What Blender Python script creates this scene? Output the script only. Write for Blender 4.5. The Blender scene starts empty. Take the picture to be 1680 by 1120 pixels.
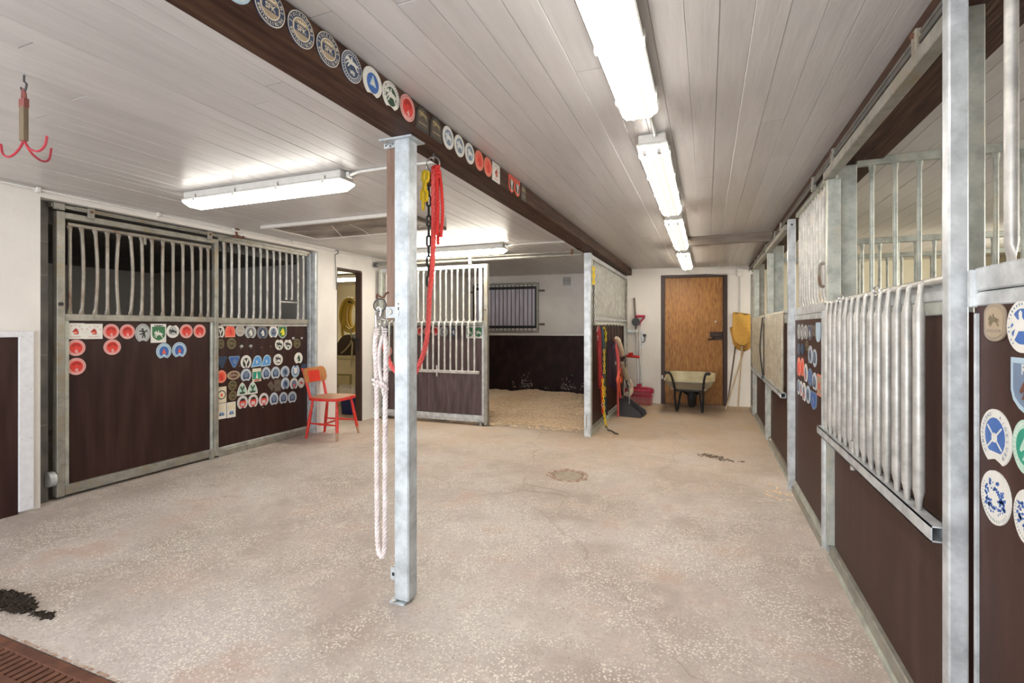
import bpy, math, random
from math import pi, sin, cos, radians, atan2, sqrt
from mathutils import Vector, Matrix
from mathutils.geometry import tessellate_polygon

random.seed(11)
SC = bpy.context.scene
COL = SC.collection

# ------------------------------------------------------------------ camera, world, lights, exposure
YAW = math.atan(320 / 808)
cam_data = bpy.data.cameras.new('camera')
cam_data.sensor_width = 36.0
cam_data.lens = 808 / 1680 * 36.0
cam_data.shift_y = -23 / 1680
cam_data.clip_start = 0.02
cam = bpy.data.objects.new('camera', cam_data)
cam.location = (0, 0, 1.25)
cam.rotation_euler = (pi / 2, 0, YAW)
COL.objects.link(cam)
SC.camera = cam

world = bpy.data.worlds.new('daylight')
SC.world = world
world.use_nodes = True
world.node_tree.nodes['Background'].inputs[0].default_value = (0.80, 0.90, 1.0, 1)
world.node_tree.nodes['Background'].inputs[1].default_value = 1.0

SC.view_settings.view_transform = 'Standard'
SC.view_settings.look = 'None'
SC.view_settings.gamma = 1.0
SC.view_settings.use_curve_mapping = False
SC.view_settings.exposure = 1.0


def area(name, loc, rot, sx, sy, power, color):
    d = bpy.data.lights.new(name, 'AREA')
    d.shape = 'RECTANGLE'
    d.size, d.size_y = sx, sy
    d.energy = power
    d.color = color
    o = bpy.data.objects.new(name, d)
    o.location = loc
    o.rotation_euler = rot
    COL.objects.link(o)
    return o


# daylight through the open barn doorway behind the camera, and through the windows of the boxes on the right
area('doorway_daylight', (-1.7, -2.35, 1.15), (pi / 2, 0, 0), 3.6, 2.0, 80, (0.93, 0.96, 1.0))
area('window_daylight', (3.86, 2.35, 1.65), (0, pi / 2, 0), 0.8, 1.0, 22, (1.0, 0.97, 0.90))
area('window_daylight', (3.86, 3.9, 1.65), (0, pi / 2, 0), 0.8, 1.0, 24, (1.0, 0.96, 0.85))
area('window_daylight', (3.86, 6.6, 1.65), (0, pi / 2, 0), 0.8, 1.0, 32, (1.0, 0.95, 0.80))
LAMP = 14.0          # strength of the lit diffusers

# ------------------------------------------------------------------ materials
MATS = {}


def ramp_mat(name, cols, scale=6.0, rough=0.5, metal=0.0, bump=0.0, bscale=60.0, stretch=(1, 1, 1), detail=5.0,
             rough2=None, spec=0.5, lo=0.3, hi=0.7):
    """noise-driven colour between the given colours, in world space"""
    if name in MATS:
        return MATS[name]
    m = bpy.data.materials.new(name)
    m.use_nodes = True
    nt = m.node_tree
    N, Lk = nt.nodes, nt.links
    b = N['Principled BSDF']
    b.inputs['Metallic'].default_value = metal
    b.inputs['Roughness'].default_value = rough
    b.inputs['Specular IOR Level'].default_value = spec
    geo = N.new('ShaderNodeNewGeometry')
    mp = N.new('ShaderNodeMapping')
    mp.inputs['Scale'].default_value = stretch
    Lk.new(geo.outputs['Position'], mp.inputs['Vector'])
    nz = N.new('ShaderNodeTexNoise')
    nz.inputs['Scale'].default_value = scale
    nz.inputs['Detail'].default_value = detail
    Lk.new(mp.outputs[0], nz.inputs['Vector'])
    r = N.new('ShaderNodeValToRGB')
    el = r.color_ramp.elements
    n = len(cols)
    el[0].position = lo
    el[0].color = (*cols[0], 1)
    el[1].position = hi
    el[1].color = (*cols[-1], 1)
    for i in range(1, n - 1):
        e = el.new(lo + (hi - lo) * i / (n - 1))
        e.color = (*cols[i], 1)
    Lk.new(nz.outputs['Fac'], r.inputs[0])
    Lk.new(r.outputs[0], b.inputs['Base Color'])
    if rough2 is not None:
        mr = N.new('ShaderNodeMapRange')
        mr.inputs['To Min'].default_value = rough
        mr.inputs['To Max'].default_value = rough2
        Lk.new(nz.outputs['Fac'], mr.inputs['Value'])
        Lk.new(mr.outputs[0], b.inputs['Roughness'])
    if bump:
        nb = N.new('ShaderNodeTexNoise')
        nb.inputs['Scale'].default_value = bscale
        nb.inputs['Detail'].default_value = 3
        Lk.new(mp.outputs[0], nb.inputs['Vector'])
        bp = N.new('ShaderNodeBump')
        bp.inputs['Strength'].default_value = bump
        bp.inputs['Distance'].default_value = 0.01
        Lk.new(nb.outputs['Fac'], bp.inputs['Height'])
        Lk.new(bp.outputs[0], b.inputs['Normal'])
    MATS[name] = m
    return m


def flat(col, rough=0.45, metal=0.0):
    key = 'paint_%02x%02x%02x_%d_%d' % (*[int(255 * c) for c in col], int(rough * 10), int(metal * 10))
    j = [c * 0.88 for c in col]
    return ramp_mat(key, [j, col], scale=25, rough=rough, metal=metal)


def emit_mat(name, col, strength, axis=None, lo=0.017, hi=9.0, centre=0.0, width=0.15, side=0.30):
    """lit diffuser: brighter in a band along its two tubes"""
    m = bpy.data.materials.new(name)
    m.use_nodes = True
    nt = m.node_tree
    b = nt.nodes['Principled BSDF']
    b.inputs['Base Color'].default_value = (0.8, 0.8, 0.76, 1)
    b.inputs['Roughness'].default_value = 0.35
    b.inputs['Emission Color'].default_value = (*col, 1)
    b.inputs['Emission Strength'].default_value = strength
    if axis is not None:
        geo = nt.nodes.new('ShaderNodeNewGeometry')
        sp = nt.nodes.new('ShaderNodeSeparateXYZ')
        nt.links.new(geo.outputs['Position'], sp.inputs[0])
        mr = nt.nodes.new('ShaderNodeMapRange')
        mr.interpolation_type = 'SMOOTHSTEP'
        mr.inputs['From Min'].default_value = centre - width / 2
        mr.inputs['From Max'].default_value = centre + width / 2
        mr.inputs['To Min'].default_value = 0
        mr.inputs['To Max'].default_value = 1
        nt.links.new(sp.outputs[axis], mr.inputs['Value'])
        rp = nt.nodes.new('ShaderNodeValToRGB')
        e = rp.color_ramp.elements
        e[0].position = 0.0
        e[0].color = (lo, lo, lo, 1)
        e[1].position = 1.0
        e[1].color = (lo, lo, lo, 1)
        e[0].color = e[1].color = (side, side, side, 1)
        for p_, v_ in ((0.085, side), (0.105, lo), (0.895, lo), (0.915, side), (0.16, lo * 1.15), (0.22, lo * 2.0), (0.285, hi), (0.35, lo * 2.0), (0.43, lo * 1.2), (0.55, lo * 1.1), (0.66, lo * 1.7), (0.78, lo * 1.1)):
            x_ = e.new(p_)
            x_.color = (v_, v_, v_, 1)
        nt.links.new(mr.outputs[0], rp.inputs[0])
        mu = nt.nodes.new('ShaderNodeMath')
        mu.operation = 'MULTIPLY'
        mu.inputs[1].default_value = strength
        nt.links.new(rp.outputs[0], mu.inputs[0])
        nt.links.new(mu.outputs[0], b.inputs['Emission Strength'])
    return m


def galv(name, tint, metal=0.35, rough=0.42, rust=None, rlo=0.55, rhi=0.72):
    """hot-dip galvanised steel: spangle, cloudy zinc, optional rust bloom"""
    m = bpy.data.materials.new(name)
    m.use_nodes = True
    nt = m.node_tree
    N, Lk = nt.nodes, nt.links
    b = N['Principled BSDF']
    b.inputs['Metallic'].default_value = metal
    b.inputs['Roughness'].default_value = rough
    geo = N.new('ShaderNodeNewGeometry')
    vo = N.new('ShaderNodeTexVoronoi')
    vo.inputs['Scale'].default_value = 90
    Lk.new(geo.outputs['Position'], vo.inputs['Vector'])
    nz = N.new('ShaderNodeTexNoise')
    nz.inputs['Scale'].default_value = 14
    nz.inputs['Detail'].default_value = 6
    Lk.new(geo.outputs['Position'], nz.inputs['Vector'])
    bw = N.new('ShaderNodeRGBToBW')
    Lk.new(vo.outputs['Color'], bw.inputs[0])
    mx = N.new('ShaderNodeMath')
    mx.operation = 'MULTIPLY_ADD'
    mx.inputs[1].default_value = 0.11
    Lk.new(bw.outputs[0], mx.inputs[0])
    Lk.new(nz.outputs['Fac'], mx.inputs[2])
    r = N.new('ShaderNodeValToRGB')
    r.color_ramp.elements[0].position = 0.34
    r.color_ramp.elements[0].color = (*[c * 0.70 for c in tint], 1)
    r.color_ramp.elements[1].position = 0.74
    r.color_ramp.elements[1].color = (*[min(1, c * 1.22) for c in tint], 1)
    Lk.new(mx.outputs[0], r.inputs[0])
    out = r.outputs[0]
    if rust is not None:
        n2 = N.new('ShaderNodeTexNoise')
        n2.inputs['Scale'].default_value = 7
        n2.inputs['Detail'].default_value = 8
        n2.inputs['Roughness'].default_value = 0.65
        Lk.new(geo.outputs['Position'], n2.inputs['Vector'])
        rr = N.new('ShaderNodeMapRange')
        rr.inputs['From Min'].default_value = rlo
        rr.inputs['From Max'].default_value = rhi
        Lk.new(n2.outputs['Fac'], rr.inputs['Value'])
        mix = N.new('ShaderNodeMix')
        mix.data_type = 'RGBA'
        mix.inputs['B'].default_value = (*rust, 1)
        Lk.new(rr.outputs[0], mix.inputs['Factor'])
        Lk.new(out, mix.inputs['A'])
        out = mix.outputs['Result']
    Lk.new(out, b.inputs['Base Color'])
    return m


def board_mat(name, cols, rough=0.3, spec=0.5):
    """gloss-painted ceiling boarding, each board a shade of its own, with brush streaks along the board"""
    m = ramp_mat(name, cols, scale=5, rough=rough, stretch=(6, 0.6, 6), bump=0.14, bscale=12, spec=spec, rough2=rough + 0.12)
    nt = m.node_tree
    N, Lk = nt.nodes, nt.links
    b = N['Principled BSDF']
    src = b.inputs['Base Color'].links[0].from_socket
    oi = N.new('ShaderNodeObjectInfo')
    mr = N.new('ShaderNodeMapRange')
    mr.inputs['To Min'].default_value = 0.94
    mr.inputs['To Max'].default_value = 1.03
    Lk.new(oi.outputs['Random'], mr.inputs['Value'])
    mu = N.new('ShaderNodeVectorMath')
    mu.operation = 'SCALE'
    Lk.new(src, mu.inputs[0])
    Lk.new(mr.outputs[0], mu.inputs['Scale'])
    Lk.new(mu.outputs[0], b.inputs['Base Color'])
    return m


def floor_mat():
    m = bpy.data.materials.new('worn_concrete')
    m.use_nodes = True
    nt = m.node_tree
    N, Lk = nt.nodes, nt.links
    b = N['Principled BSDF']
    b.inputs['Roughness'].default_value = 0.62
    geo = N.new('ShaderNodeNewGeometry')
    P = geo.outputs['Position']

    def noise(scale, detail=5, rough=0.55, stretch=None):
        n = N.new('ShaderNodeTexNoise')
        n.inputs['Scale'].default_value = scale
        n.inputs['Detail'].default_value = detail
        n.inputs['Roughness'].default_value = rough
        if stretch:
            mp = N.new('ShaderNodeMapping')
            mp.inputs['Scale'].default_value = stretch
            Lk.new(P, mp.inputs['Vector'])
            Lk.new(mp.outputs[0], n.inputs['Vector'])
        else:
            Lk.new(P, n.inputs['Vector'])
        return n.outputs['Fac']

    def rng(s, a, c, lo=0.0, hi=1.0):
        r = N.new('ShaderNodeMapRange')
        r.interpolation_type = 'SMOOTHSTEP'
        r.inputs['From Min'].default_value = a
        r.inputs['From Max'].default_value = c
        r.inputs['To Min'].default_value = lo
        r.inputs['To Max'].default_value = hi
        Lk.new(s, r.inputs['Value'])
        return r.outputs[0]

    def mix(f, a, c):
        x = N.new('ShaderNodeMix')
        x.data_type = 'RGBA'
        if isinstance(f, float):
            x.inputs['Factor'].default_value = f
        else:
            Lk.new(f, x.inputs['Factor'])
        for key, s in (('A', a), ('B', c)):
            if isinstance(s, tuple):
                x.inputs[key].default_value = (*s, 1)
            else:
                Lk.new(s, x.inputs[key])
        return x.outputs['Result']

    def mul(a, c):
        x = N.new('ShaderNodeMath')
        x.operation = 'MULTIPLY'
        for i, s in enumerate((a, c)):
            if isinstance(s, float):
                x.inputs[i].default_value = s
            else:
                Lk.new(s, x.inputs[i])
        return x.outputs[0]

    c = mix(rng(noise(1.3, 8, 0.62), 0.36, 0.64), (0.385, 0.318, 0.272), (0.565, 0.512, 0.472))
    c = mix(mul(rng(noise(2.6, 9, 0.65), 0.50, 0.68), 0.75), c, (0.46, 0.325, 0.255))
    c = mix(mul(rng(noise(9, 8, 0.7), 0.50, 0.70), 0.6), c, (0.66, 0.585, 0.51))
    # the passage floor turns tan towards the far door
    sp = N.new('ShaderNodeSeparateXYZ')
    Lk.new(P, sp.inputs[0])
    far = rng(sp.outputs[1], 3.2, 7.0)
    c = mix(mul(far, rng(noise(1.7, 6), 0.25, 0.7, 0.25, 0.95)), c, (0.50, 0.36, 0.215))
    # exposed pale aggregate where the surface is worn
    vo = N.new('ShaderNodeTexVoronoi')
    vo.inputs['Scale'].default_value = 80
    vo.inputs['Randomness'].default_value = 1
    Lk.new(P, vo.inputs['Vector'])
    spk = rng(vo.outputs['Distance'], 0.28, 0.42, 1.0, 0.0)
    worn = mul(rng(noise(2.3, 9, 0.68), 0.38, 0.58), rng(sp.outputs[1], 2.4, 5.5, 1.0, 0.12))
    c = mix(mul(mul(spk, worn), 0.85), c, (0.82, 0.78, 0.68))
    vd = N.new('ShaderNodeTexVoronoi')
    vd.inputs['Scale'].default_value = 21
    Lk.new(P, vd.inputs['Vector'])
    c = mix(mul(rng(vd.outputs['Distance'], 0.05, 0.12, 1.0, 0.0), rng(noise(6), 0.5, 0.62)), c, (0.22, 0.16, 0.12))
    c = mix(mul(rng(noise(48, 4, .7), 0.48, 0.70), 0.65), c, (0.37, 0.295, 0.245))
    vs_ = N.new('ShaderNodeTexVoronoi')
    vs_.inputs['Scale'].default_value = 60
    Lk.new(P, vs_.inputs['Vector'])
    c = mix(mul(rng(vs_.outputs['Distance'], 0.10, 0.22, 1.0, 0.0), rng(noise(14, 3), 0.50, 0.60)), c, (0.27, 0.205, 0.165))
    # a hairline crack net
    vc = N.new('ShaderNodeTexVoronoi')
    vc.feature = 'DISTANCE_TO_EDGE'
    vc.inputs['Scale'].default_value = 0.42
    dn = N.new('ShaderNodeTexNoise')
    dn.inputs['Scale'].default_value = 3.0
    dn.inputs['Detail'].default_value = 6
    Lk.new(P, dn.inputs['Vector'])
    vm = N.new('ShaderNodeVectorMath')
    vm.operation = 'MULTIPLY_ADD'
    vm.inputs[1].default_value = (0.35, 0.35, 0)
    Lk.new(dn.outputs['Color'], vm.inputs[0])
    Lk.new(P, vm.inputs[2])
    Lk.new(vm.outputs[0], vc.inputs['Vector'])
    c = mix(mul(rng(vc.outputs['Distance'], 0.0, 0.0035, 1.0, 0.0), 0.45), c, (0.28, 0.21, 0.16))
    Lk.new(c, b.inputs['Base Color'])
    bp = N.new('ShaderNodeBump')
    bp.inputs['Strength'].default_value = 0.35
    bp.inputs['Distance'].default_value = 0.004
    Lk.new(noise(70, 4), bp.inputs['Height'])
    Lk.new(bp.outputs[0], b.inputs['Normal'])
    return m


M_FLOOR = floor_mat()
M_CEIL = board_mat('white_gloss_boards', [(0.535, 0.510, 0.495), (0.60, 0.575, 0.56)], rough=0.27)
M_CEILGAP = flat((0.56, 0.54, 0.52), 0.6)
M_TRACKDK = galv('dark_track_steel', (0.12, 0.115, 0.105), rust=(0.10, 0.06, 0.03))
M_WALL = ramp_mat('white_plaster', [(0.66, 0.62, 0.575), (0.75, 0.715, 0.67)], scale=3, rough=0.6, bump=0.25, bscale=25)
M_WALLBACK = ramp_mat('white_brickwork_paint', [(0.70, 0.65, 0.60), (0.78, 0.74, 0.69)], scale=2, rough=0.55, bump=0.2, bscale=18)
M_STALLGREY = ramp_mat('grey_box_wall', [(0.60, 0.56, 0.52), (0.68, 0.64, 0.60)], scale=2, rough=0.7)
M_CREAM = ramp_mat('cream_room_paint', [(0.66, 0.60, 0.45), (0.74, 0.68, 0.53)], scale=2, rough=0.55)
M_BOXWALL = ramp_mat('ivory_box_wall', [(0.72, 0.66, 0.50), (0.80, 0.74, 0.58)], scale=2, rough=0.6)
M_FLECK = flat((0.62, 0.56, 0.46), 0.8)
M_PLY = ramp_mat('brown_film_plywood', [(0.018, 0.0062, 0.0050), (0.031, 0.0115, 0.0092), (0.046, 0.020, 0.0165)], scale=5, rough=0.36, spec=0.30, stretch=(3, 3, 0.35),
                 bump=0.06, bscale=160, rough2=0.5)
M_PLYR = ramp_mat('worn_brown_film_plywood', [(0.031, 0.011, 0.0075), (0.046, 0.018, 0.0125), (0.064, 0.029, 0.022)], scale=5, rough=0.44, spec=0.2, stretch=(3, 3, 0.5),
                  bump=0.06, bscale=160, rough2=0.55)
M_PLYM = ramp_mat('brown_plywood_painted_sheen', [(0.050, 0.028, 0.028), (0.082, 0.052, 0.052), (0.118, 0.082, 0.082)], scale=6, rough=0.36, stretch=(4, 4, 0.5), rough2=0.5)  # brown ply made lighter and purpler, reflected light put into the colour
M_PLYDARK = ramp_mat('dark_plywood_lining', [(0.010, 0.0036, 0.0034), (0.020, 0.0078, 0.0072), (0.030, 0.014, 0.012)], scale=8, rough=0.6, spec=0.2, stretch=(1, 1, 0.6))
M_GALV = galv('galvanised_steel', (0.52, 0.54, 0.55))
M_GALVL = galv('aged_galvanised_steel', (0.30, 0.285, 0.245), rust=(0.22, 0.145, 0.06), rlo=0.52, rhi=0.74)
M_GALVG = galv('stained_galvanised_steel', (0.46, 0.475, 0.42), rust=(0.42, 0.33, 0.19), rlo=0.55, rhi=0.8)
M_BARP = galv('partition_bar_zinc', (0.36, 0.35, 0.315), rust=(0.28, 0.22, 0.13), rlo=0.55, rhi=0.75)
M_BAR = galv('bar_zinc', (0.47, 0.45, 0.415), rust=(0.36, 0.25, 0.14), rlo=0.60, rhi=0.75)
M_BARL = galv('rusty_bar_zinc', (0.29, 0.255, 0.21), rust=(0.15, 0.085, 0.05), rlo=0.52, rhi=0.72)
M_PILLAR = galv('pillar_zinc', (0.52, 0.56, 0.585), metal=0.25, rough=0.45)
M_BEAM = ramp_mat('stained_timber', [(0.030, 0.012, 0.007), (0.055, 0.024, 0.014), (0.095, 0.048, 0.028)], scale=7, rough=0.6, stretch=(6, 0.5, 6), bump=0.3, bscale=12, spec=0.25)
M_BATTEN = ramp_mat('brown_batten', [(0.16, 0.09, 0.06), (0.26, 0.165, 0.12)], scale=9, rough=0.6, stretch=(4, 4, 0.5))
M_BOARDBROWN = ramp_mat('weathered_board', [(0.13, 0.095, 0.07), (0.22, 0.175, 0.14)], scale=6, rough=0.55, stretch=(0.6, 4, 4))
M_DOOR = ramp_mat('varnished_plywood', [(0.19, 0.075, 0.014), (0.32, 0.14, 0.030), (0.43, 0.205, 0.052)], scale=13, rough=0.42, stretch=(4, 4, 0.8), detail=12, rough2=0.6)
M_FRAME = flat((0.045, 0.022, 0.016), 0.5)
M_HATCH = ramp_mat('stained_hatch_ply', [(0.13, 0.10, 0.08), (0.30, 0.25, 0.21), (0.50, 0.45, 0.40)], scale=2.4, rough=0.55, stretch=(1, 2.2, 1), detail=7)
M_WHITE = flat((0.74, 0.71, 0.67), 0.45)
M_PLASTIC = flat((0.66, 0.64, 0.60), 0.4)
M_PVC = flat((0.72, 0.70, 0.66), 0.4)
M_STEEL = flat((0.55, 0.54, 0.52), 0.28, 0.9)
M_BLACK = flat((0.012, 0.012, 0.013), 0.45)
M_RUBBER = flat((0.022, 0.021, 0.022), 0.6)
M_DARKGREY = flat((0.055, 0.055, 0.06), 0.5)
M_RED = flat((0.62, 0.018, 0.012), 0.55)
M_REDROPE = flat((0.72, 0.05, 0.035), 0.7)
M_PINKROPE = flat((0.80, 0.13, 0.13), 0.7)
M_WHITEROPE = ramp_mat('pinkish_white_rope', [(0.62, 0.52, 0.50), (0.86, 0.79, 0.77)], scale=20, rough=0.8)
M_YELLOW = flat((0.85, 0.62, 0.01), 0.4)
M_CHAIRRED = ramp_mat('worn_red_paint', [(0.60, 0.028, 0.020), (0.66, 0.045, 0.03), (0.36, 0.13, 0.05)], scale=14, rough=0.4, lo=0.45, hi=0.80)
M_CHAIRSEAT = ramp_mat('seat_bare_wood', [(0.46, 0.16, 0.08), (0.34, 0.17, 0.09), (0.40, 0.24, 0.14)], scale=9, rough=0.5)
M_CHAIRBARE = ramp_mat('bare_leg_tip', [(0.38, 0.20, 0.11), (0.48, 0.30, 0.19)], scale=9, rough=0.6)
M_SHAVE = ramp_mat('wood_shavings', [(0.70, 0.50, 0.31), (0.84, 0.655, 0.45), (0.92, 0.80, 0.62)], scale=38, rough=0.85, bump=0.6, bscale=90)
M_STRAW = ramp_mat('broom_corn', [(0.52, 0.27, 0.035), (0.74, 0.43, 0.085)], scale=60, rough=0.7, stretch=(3, 3, 0.15))
M_STRAWDK = ramp_mat('old_broom_corn', [(0.36, 0.17, 0.02), (0.52, 0.27, 0.045)], scale=60, rough=0.75, stretch=(3, 3, 0.15))
M_STICK = ramp_mat('pale_handle', [(0.56, 0.41, 0.24), (0.68, 0.53, 0.35)], scale=8, rough=0.5, stretch=(3, 3, 0.4))
M_STICKDK = ramp_mat('dark_handle', [(0.10, 0.065, 0.045), (0.20, 0.135, 0.09)], scale=8, rough=0.6, stretch=(3, 3, 0.4))
M_FORKRED = flat((0.40, 0.016, 0.045), 0.4)
M_BART = galv('tan_bar_zinc', (0.44, 0.39, 0.30), rust=(0.34, 0.24, 0.13), rlo=0.5, rhi=0.75)
M_DARKRED = flat((0.26, 0.006, 0.008), 0.7)
M_TRAY = ramp_mat('beige_zinc_tray', [(0.34, 0.31, 0.23), (0.44, 0.40, 0.30)], scale=5, rough=0.42, metal=0.15)
M_TRAYIN = ramp_mat('dirty_tray_inside', [(0.30, 0.25, 0.13), (0.46, 0.40, 0.25)], scale=6, rough=0.5)
M_MANURE = ramp_mat('dark_manure', [(0.008, 0.0045, 0.0025), (0.035, 0.021, 0.010)], scale=60, rough=0.9)
M_RUSTIRON = ramp_mat('rusty_cast_iron', [(0.085, 0.032, 0.018), (0.17, 0.068, 0.038)], scale=18, rough=0.75)
M_CEMENT = ramp_mat('cement_cover', [(0.30, 0.25, 0.185), (0.40, 0.34, 0.26)], scale=24, rough=0.8)
M_RIM = ramp_mat('broken_mortar_rim', [(0.30, 0.16, 0.10), (0.56, 0.46, 0.38)], scale=30, rough=0.85, bump=0.6, bscale=60)
M_FLEECE = ramp_mat('cream_fleece', [(0.58, 0.49, 0.34), (0.72, 0.64, 0.50)], scale=30, rough=0.95)
M_BLUE = flat((0.015, 0.03, 0.18), 0.45)
M_TEAL = flat((0.04, 0.10, 0.13), 0.6)
M_LEATHER = flat((0.035, 0.018, 0.013), 0.5)
M_PURPLE = flat((0.045, 0.018, 0.05), 0.8)
M_ORANGE = flat((0.75, 0.10, 0.03), 0.6)
M_HOSE = flat((0.55, 0.40, 0.07), 0.5)
M_OLIVE = flat((0.14, 0.13, 0.04), 0.7)
M_PANE = ramp_mat('grey_board_painted_daylight', [(0.46, 0.43, 0.50), (0.72, 0.69, 0.80)], scale=5, rough=0.5, stretch=(4, 4, 0.4))  # pale lilac painted in for daylight reflecting on the window pane
M_JAMB = ramp_mat('grey_block_column', [(0.085, 0.08, 0.075), (0.16, 0.15, 0.135)], scale=8, rough=0.7)
M_GLASS = None

# ------------------------------------------------------------------ mesh helpers
RM = {}          # matrix of every root


class MB:
    def __init__(self):
        self.v, self.f = [], []

    def add(self, vs, fs):
        o = len(self.v)
        self.v += [tuple(p) for p in vs]
        self.f += [tuple(i + o for i in q) for q in fs]
        return self

    def box(self, x0, y0, z0, x1, y1, z1):
        x0, x1 = min(x0, x1), max(x0, x1)
        y0, y1 = min(y0, y1), max(y0, y1)
        z0, z1 = min(z0, z1), max(z0, z1)
        return self.add([(x0, y0, z0), (x1, y0, z0), (x1, y1, z0), (x0, y1, z0), (x0, y0, z1), (x1, y0, z1), (x1, y1, z1), (x0, y1, z1)],
                        [(0, 3, 2, 1), (4, 5, 6, 7), (0, 1, 5, 4), (1, 2, 6, 5), (2, 3, 7, 6), (3, 0, 4, 7)])

    def xbox(self, M, x0, y0, z0, x1, y1, z1):
        o = len(self.v)
        self.box(x0, y0, z0, x1, y1, z1)
        for i in range(o, len(self.v)):
            self.v[i] = tuple(M @ Vector(self.v[i]))
        return self

    def tube(self, pts, r, n=8, closed=False, caps=True, flatten=None):
        P = [Vector(p) for p in pts]
        k = len(P)
        rs = r if isinstance(r, (list, tuple)) else [r] * k
        T = []
        for i in range(k):
            a = P[(i - 1) % k] if (closed or i > 0) else P[i]
            c = P[(i + 1) % k] if (closed or i < k - 1) else P[i]
            t = (c - a)
            T.append(t.normalized() if t.length > 1e-9 else Vector((0, 0, 1)))
        up = Vector((0, 0, 1)) if abs(T[0].z) < 0.9 else Vector((1, 0, 0))
        u = (up - T[0] * up.dot(T[0])).normalized()
        rings = []
        o = len(self.v)
        for i in range(k):
            u = (u - T[i] * u.dot(T[i]))
            u = u.normalized() if u.length > 1e-6 else T[i].orthogonal().normalized()
            w = T[i].cross(u)
            for j in range(n):
                a = 2 * pi * j / n
                self.v.append(tuple(P[i] + (u * cos(a) + w * sin(a)) * rs[i]))
        m = k if closed else k - 1
        for i in range(m):
            for j in range(n):
                a, c = o + i * n, o + ((i + 1) % k) * n
                self.f.append((a + j, a + (j + 1) % n, c + (j + 1) % n, c + j))
        if caps and not closed:
            self.f.append(tuple(o + j for j in reversed(range(n))))
            self.f.append(tuple(o + (k - 1) * n + j for j in range(n)))
        return self

    def cyl(self, p0, p1, r, n=12, r2=None):
        return self.tube([p0, p1], [r, r if r2 is None else r2], n)

    def disc(self, c, nrm, r, h, n=16):
        c, nrm = Vector(c), Vector(nrm).normalized()
        return self.cyl(c, c + nrm * h, r, n)

    def prism(self, poly, M, z0, z1):
        n = len(poly)
        o = len(self.v)
        for z in (z0, z1):
            for p in poly:
                self.v.append(tuple(M @ Vector((p[0], p[1], z))))
        tri = tessellate_polygon([[Vector((p[0], p[1], 0)) for p in poly]])
        for t in tri:
            a, b_, c = t
            A, B, C_ = poly[a], poly[b_], poly[c]
            cr = (B[0] - A[0]) * (C_[1] - A[1]) - (B[1] - A[1]) * (C_[0] - A[0])
            if cr < 0:
                a, c = c, a
            self.f.append((o + c, o + b_, o + a))
            self.f.append((o + n + a, o + n + b_, o + n + c))
        area2 = sum(poly[i][0] * poly[(i + 1) % n][1] - poly[(i + 1) % n][0] * poly[i][1] for i in range(n))
        for i in range(n):
            j = (i + 1) % n
            q = (o + i, o + j, o + n + j, o + n + i)
            self.f.append(q if area2 > 0 else q[::-1])
        return self

    def lathe(self, prof, c, n=20, axis=Vector((0, 0, 1))):
        c = Vector(c)
        q = Vector((0, 0, 1)).rotation_difference(axis)
        o = len(self.v)
        for (r, z) in prof:
            for j in range(n):
                a = 2 * pi * j / n
                self.v.append(tuple(c + q @ Vector((r * cos(a), r * sin(a), z))))
        for i in range(len(prof) - 1):
            for j in range(n):
                self.f.append((o + i * n + j, o + i * n + (j + 1) % n, o + (i + 1) * n + (j + 1) % n, o + (i + 1) * n + j))
        self.f.append(tuple(o + j for j in reversed(range(n))))
        e = o + (len(prof) - 1) * n
        self.f.append(tuple(e + j for j in range(n)))
        return self

    def mesh(self, name, m, smooth=False):
        me = bpy.data.meshes.new(name)
        me.from_pydata(self.v, [], self.f)
        me.materials.append(m)
        if smooth:
            me.polygons.foreach_set('use_smooth', [True] * len(me.polygons))
        me.update()
        return me

    def build(self, name, m, parent=None, smooth=False, local=False, bev=0.0, **tags):
        o = bpy.data.objects.new(name, self.mesh(name, m, smooth))
        COL.objects.link(o)
        if smooth:
            md = o.modifiers.new('split', 'EDGE_SPLIT')
            md.split_angle = radians(50)
        if bev:
            md = o.modifiers.new('soft_edge', 'BEVEL')
            md.width = bev
            md.segments = 1
            md.limit_method = 'ANGLE'
        if parent is not None:
            hang(o, parent, local)
        else:
            RM[o.name] = Matrix.Identity(4)
        for k_, v_ in tags.items():
            o[k_] = v_
        return o


def hang(o, parent, local=False):
    o.parent = parent
    PM = RM.get(parent.name, Matrix.Identity(4))
    if not local:
        o.matrix_parent_inverse = PM.inverted()
        RM[o.name] = Matrix.Identity(4)
    else:
        RM[o.name] = PM


def thing(name, label, cat, loc=(0, 0, 0), rz=0.0, group=None):
    o = bpy.data.objects.new(name, None)
    o.empty_display_size = 0.05
    o.location = loc
    o.rotation_euler = (0, 0, rz)
    COL.objects.link(o)
    RM[o.name] = Matrix.Translation(Vector(loc)) @ Matrix.Rotation(rz, 4, 'Z')
    o['label'], o['category'] = label, cat
    if group:
        o['group'] = group
    return o


def struct(name, mb, m, parent=None, **kw):
    o = mb.build(name, m, parent, **kw)
    if parent is None:
        o['kind'] = 'structure'
    return o


def tag(o, label, cat, group=None, kind=None):
    o['label'], o['category'] = label, cat
    if group:
        o['group'] = group
    if kind:
        o['kind'] = kind
    return o


def catmull(pts, sub=8):
    P = [Vector(p) for p in pts]
    P = [P[0] * 2 - P[1]] + P + [P[-1] * 2 - P[-2]]
    out = []
    for i in range(1, len(P) - 2):
        for s in range(sub):
            t = s / sub
            a, b_, c, d = P[i - 1], P[i], P[i + 1], P[i + 2]
            out.append(0.5 * ((2 * b_) + (c - a) * t + (2 * a - 5 * b_ + 4 * c - d) * t * t + (3 * b_ - a - 3 * c + d) * t ** 3))
    out.append(P[-2])
    return out


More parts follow.
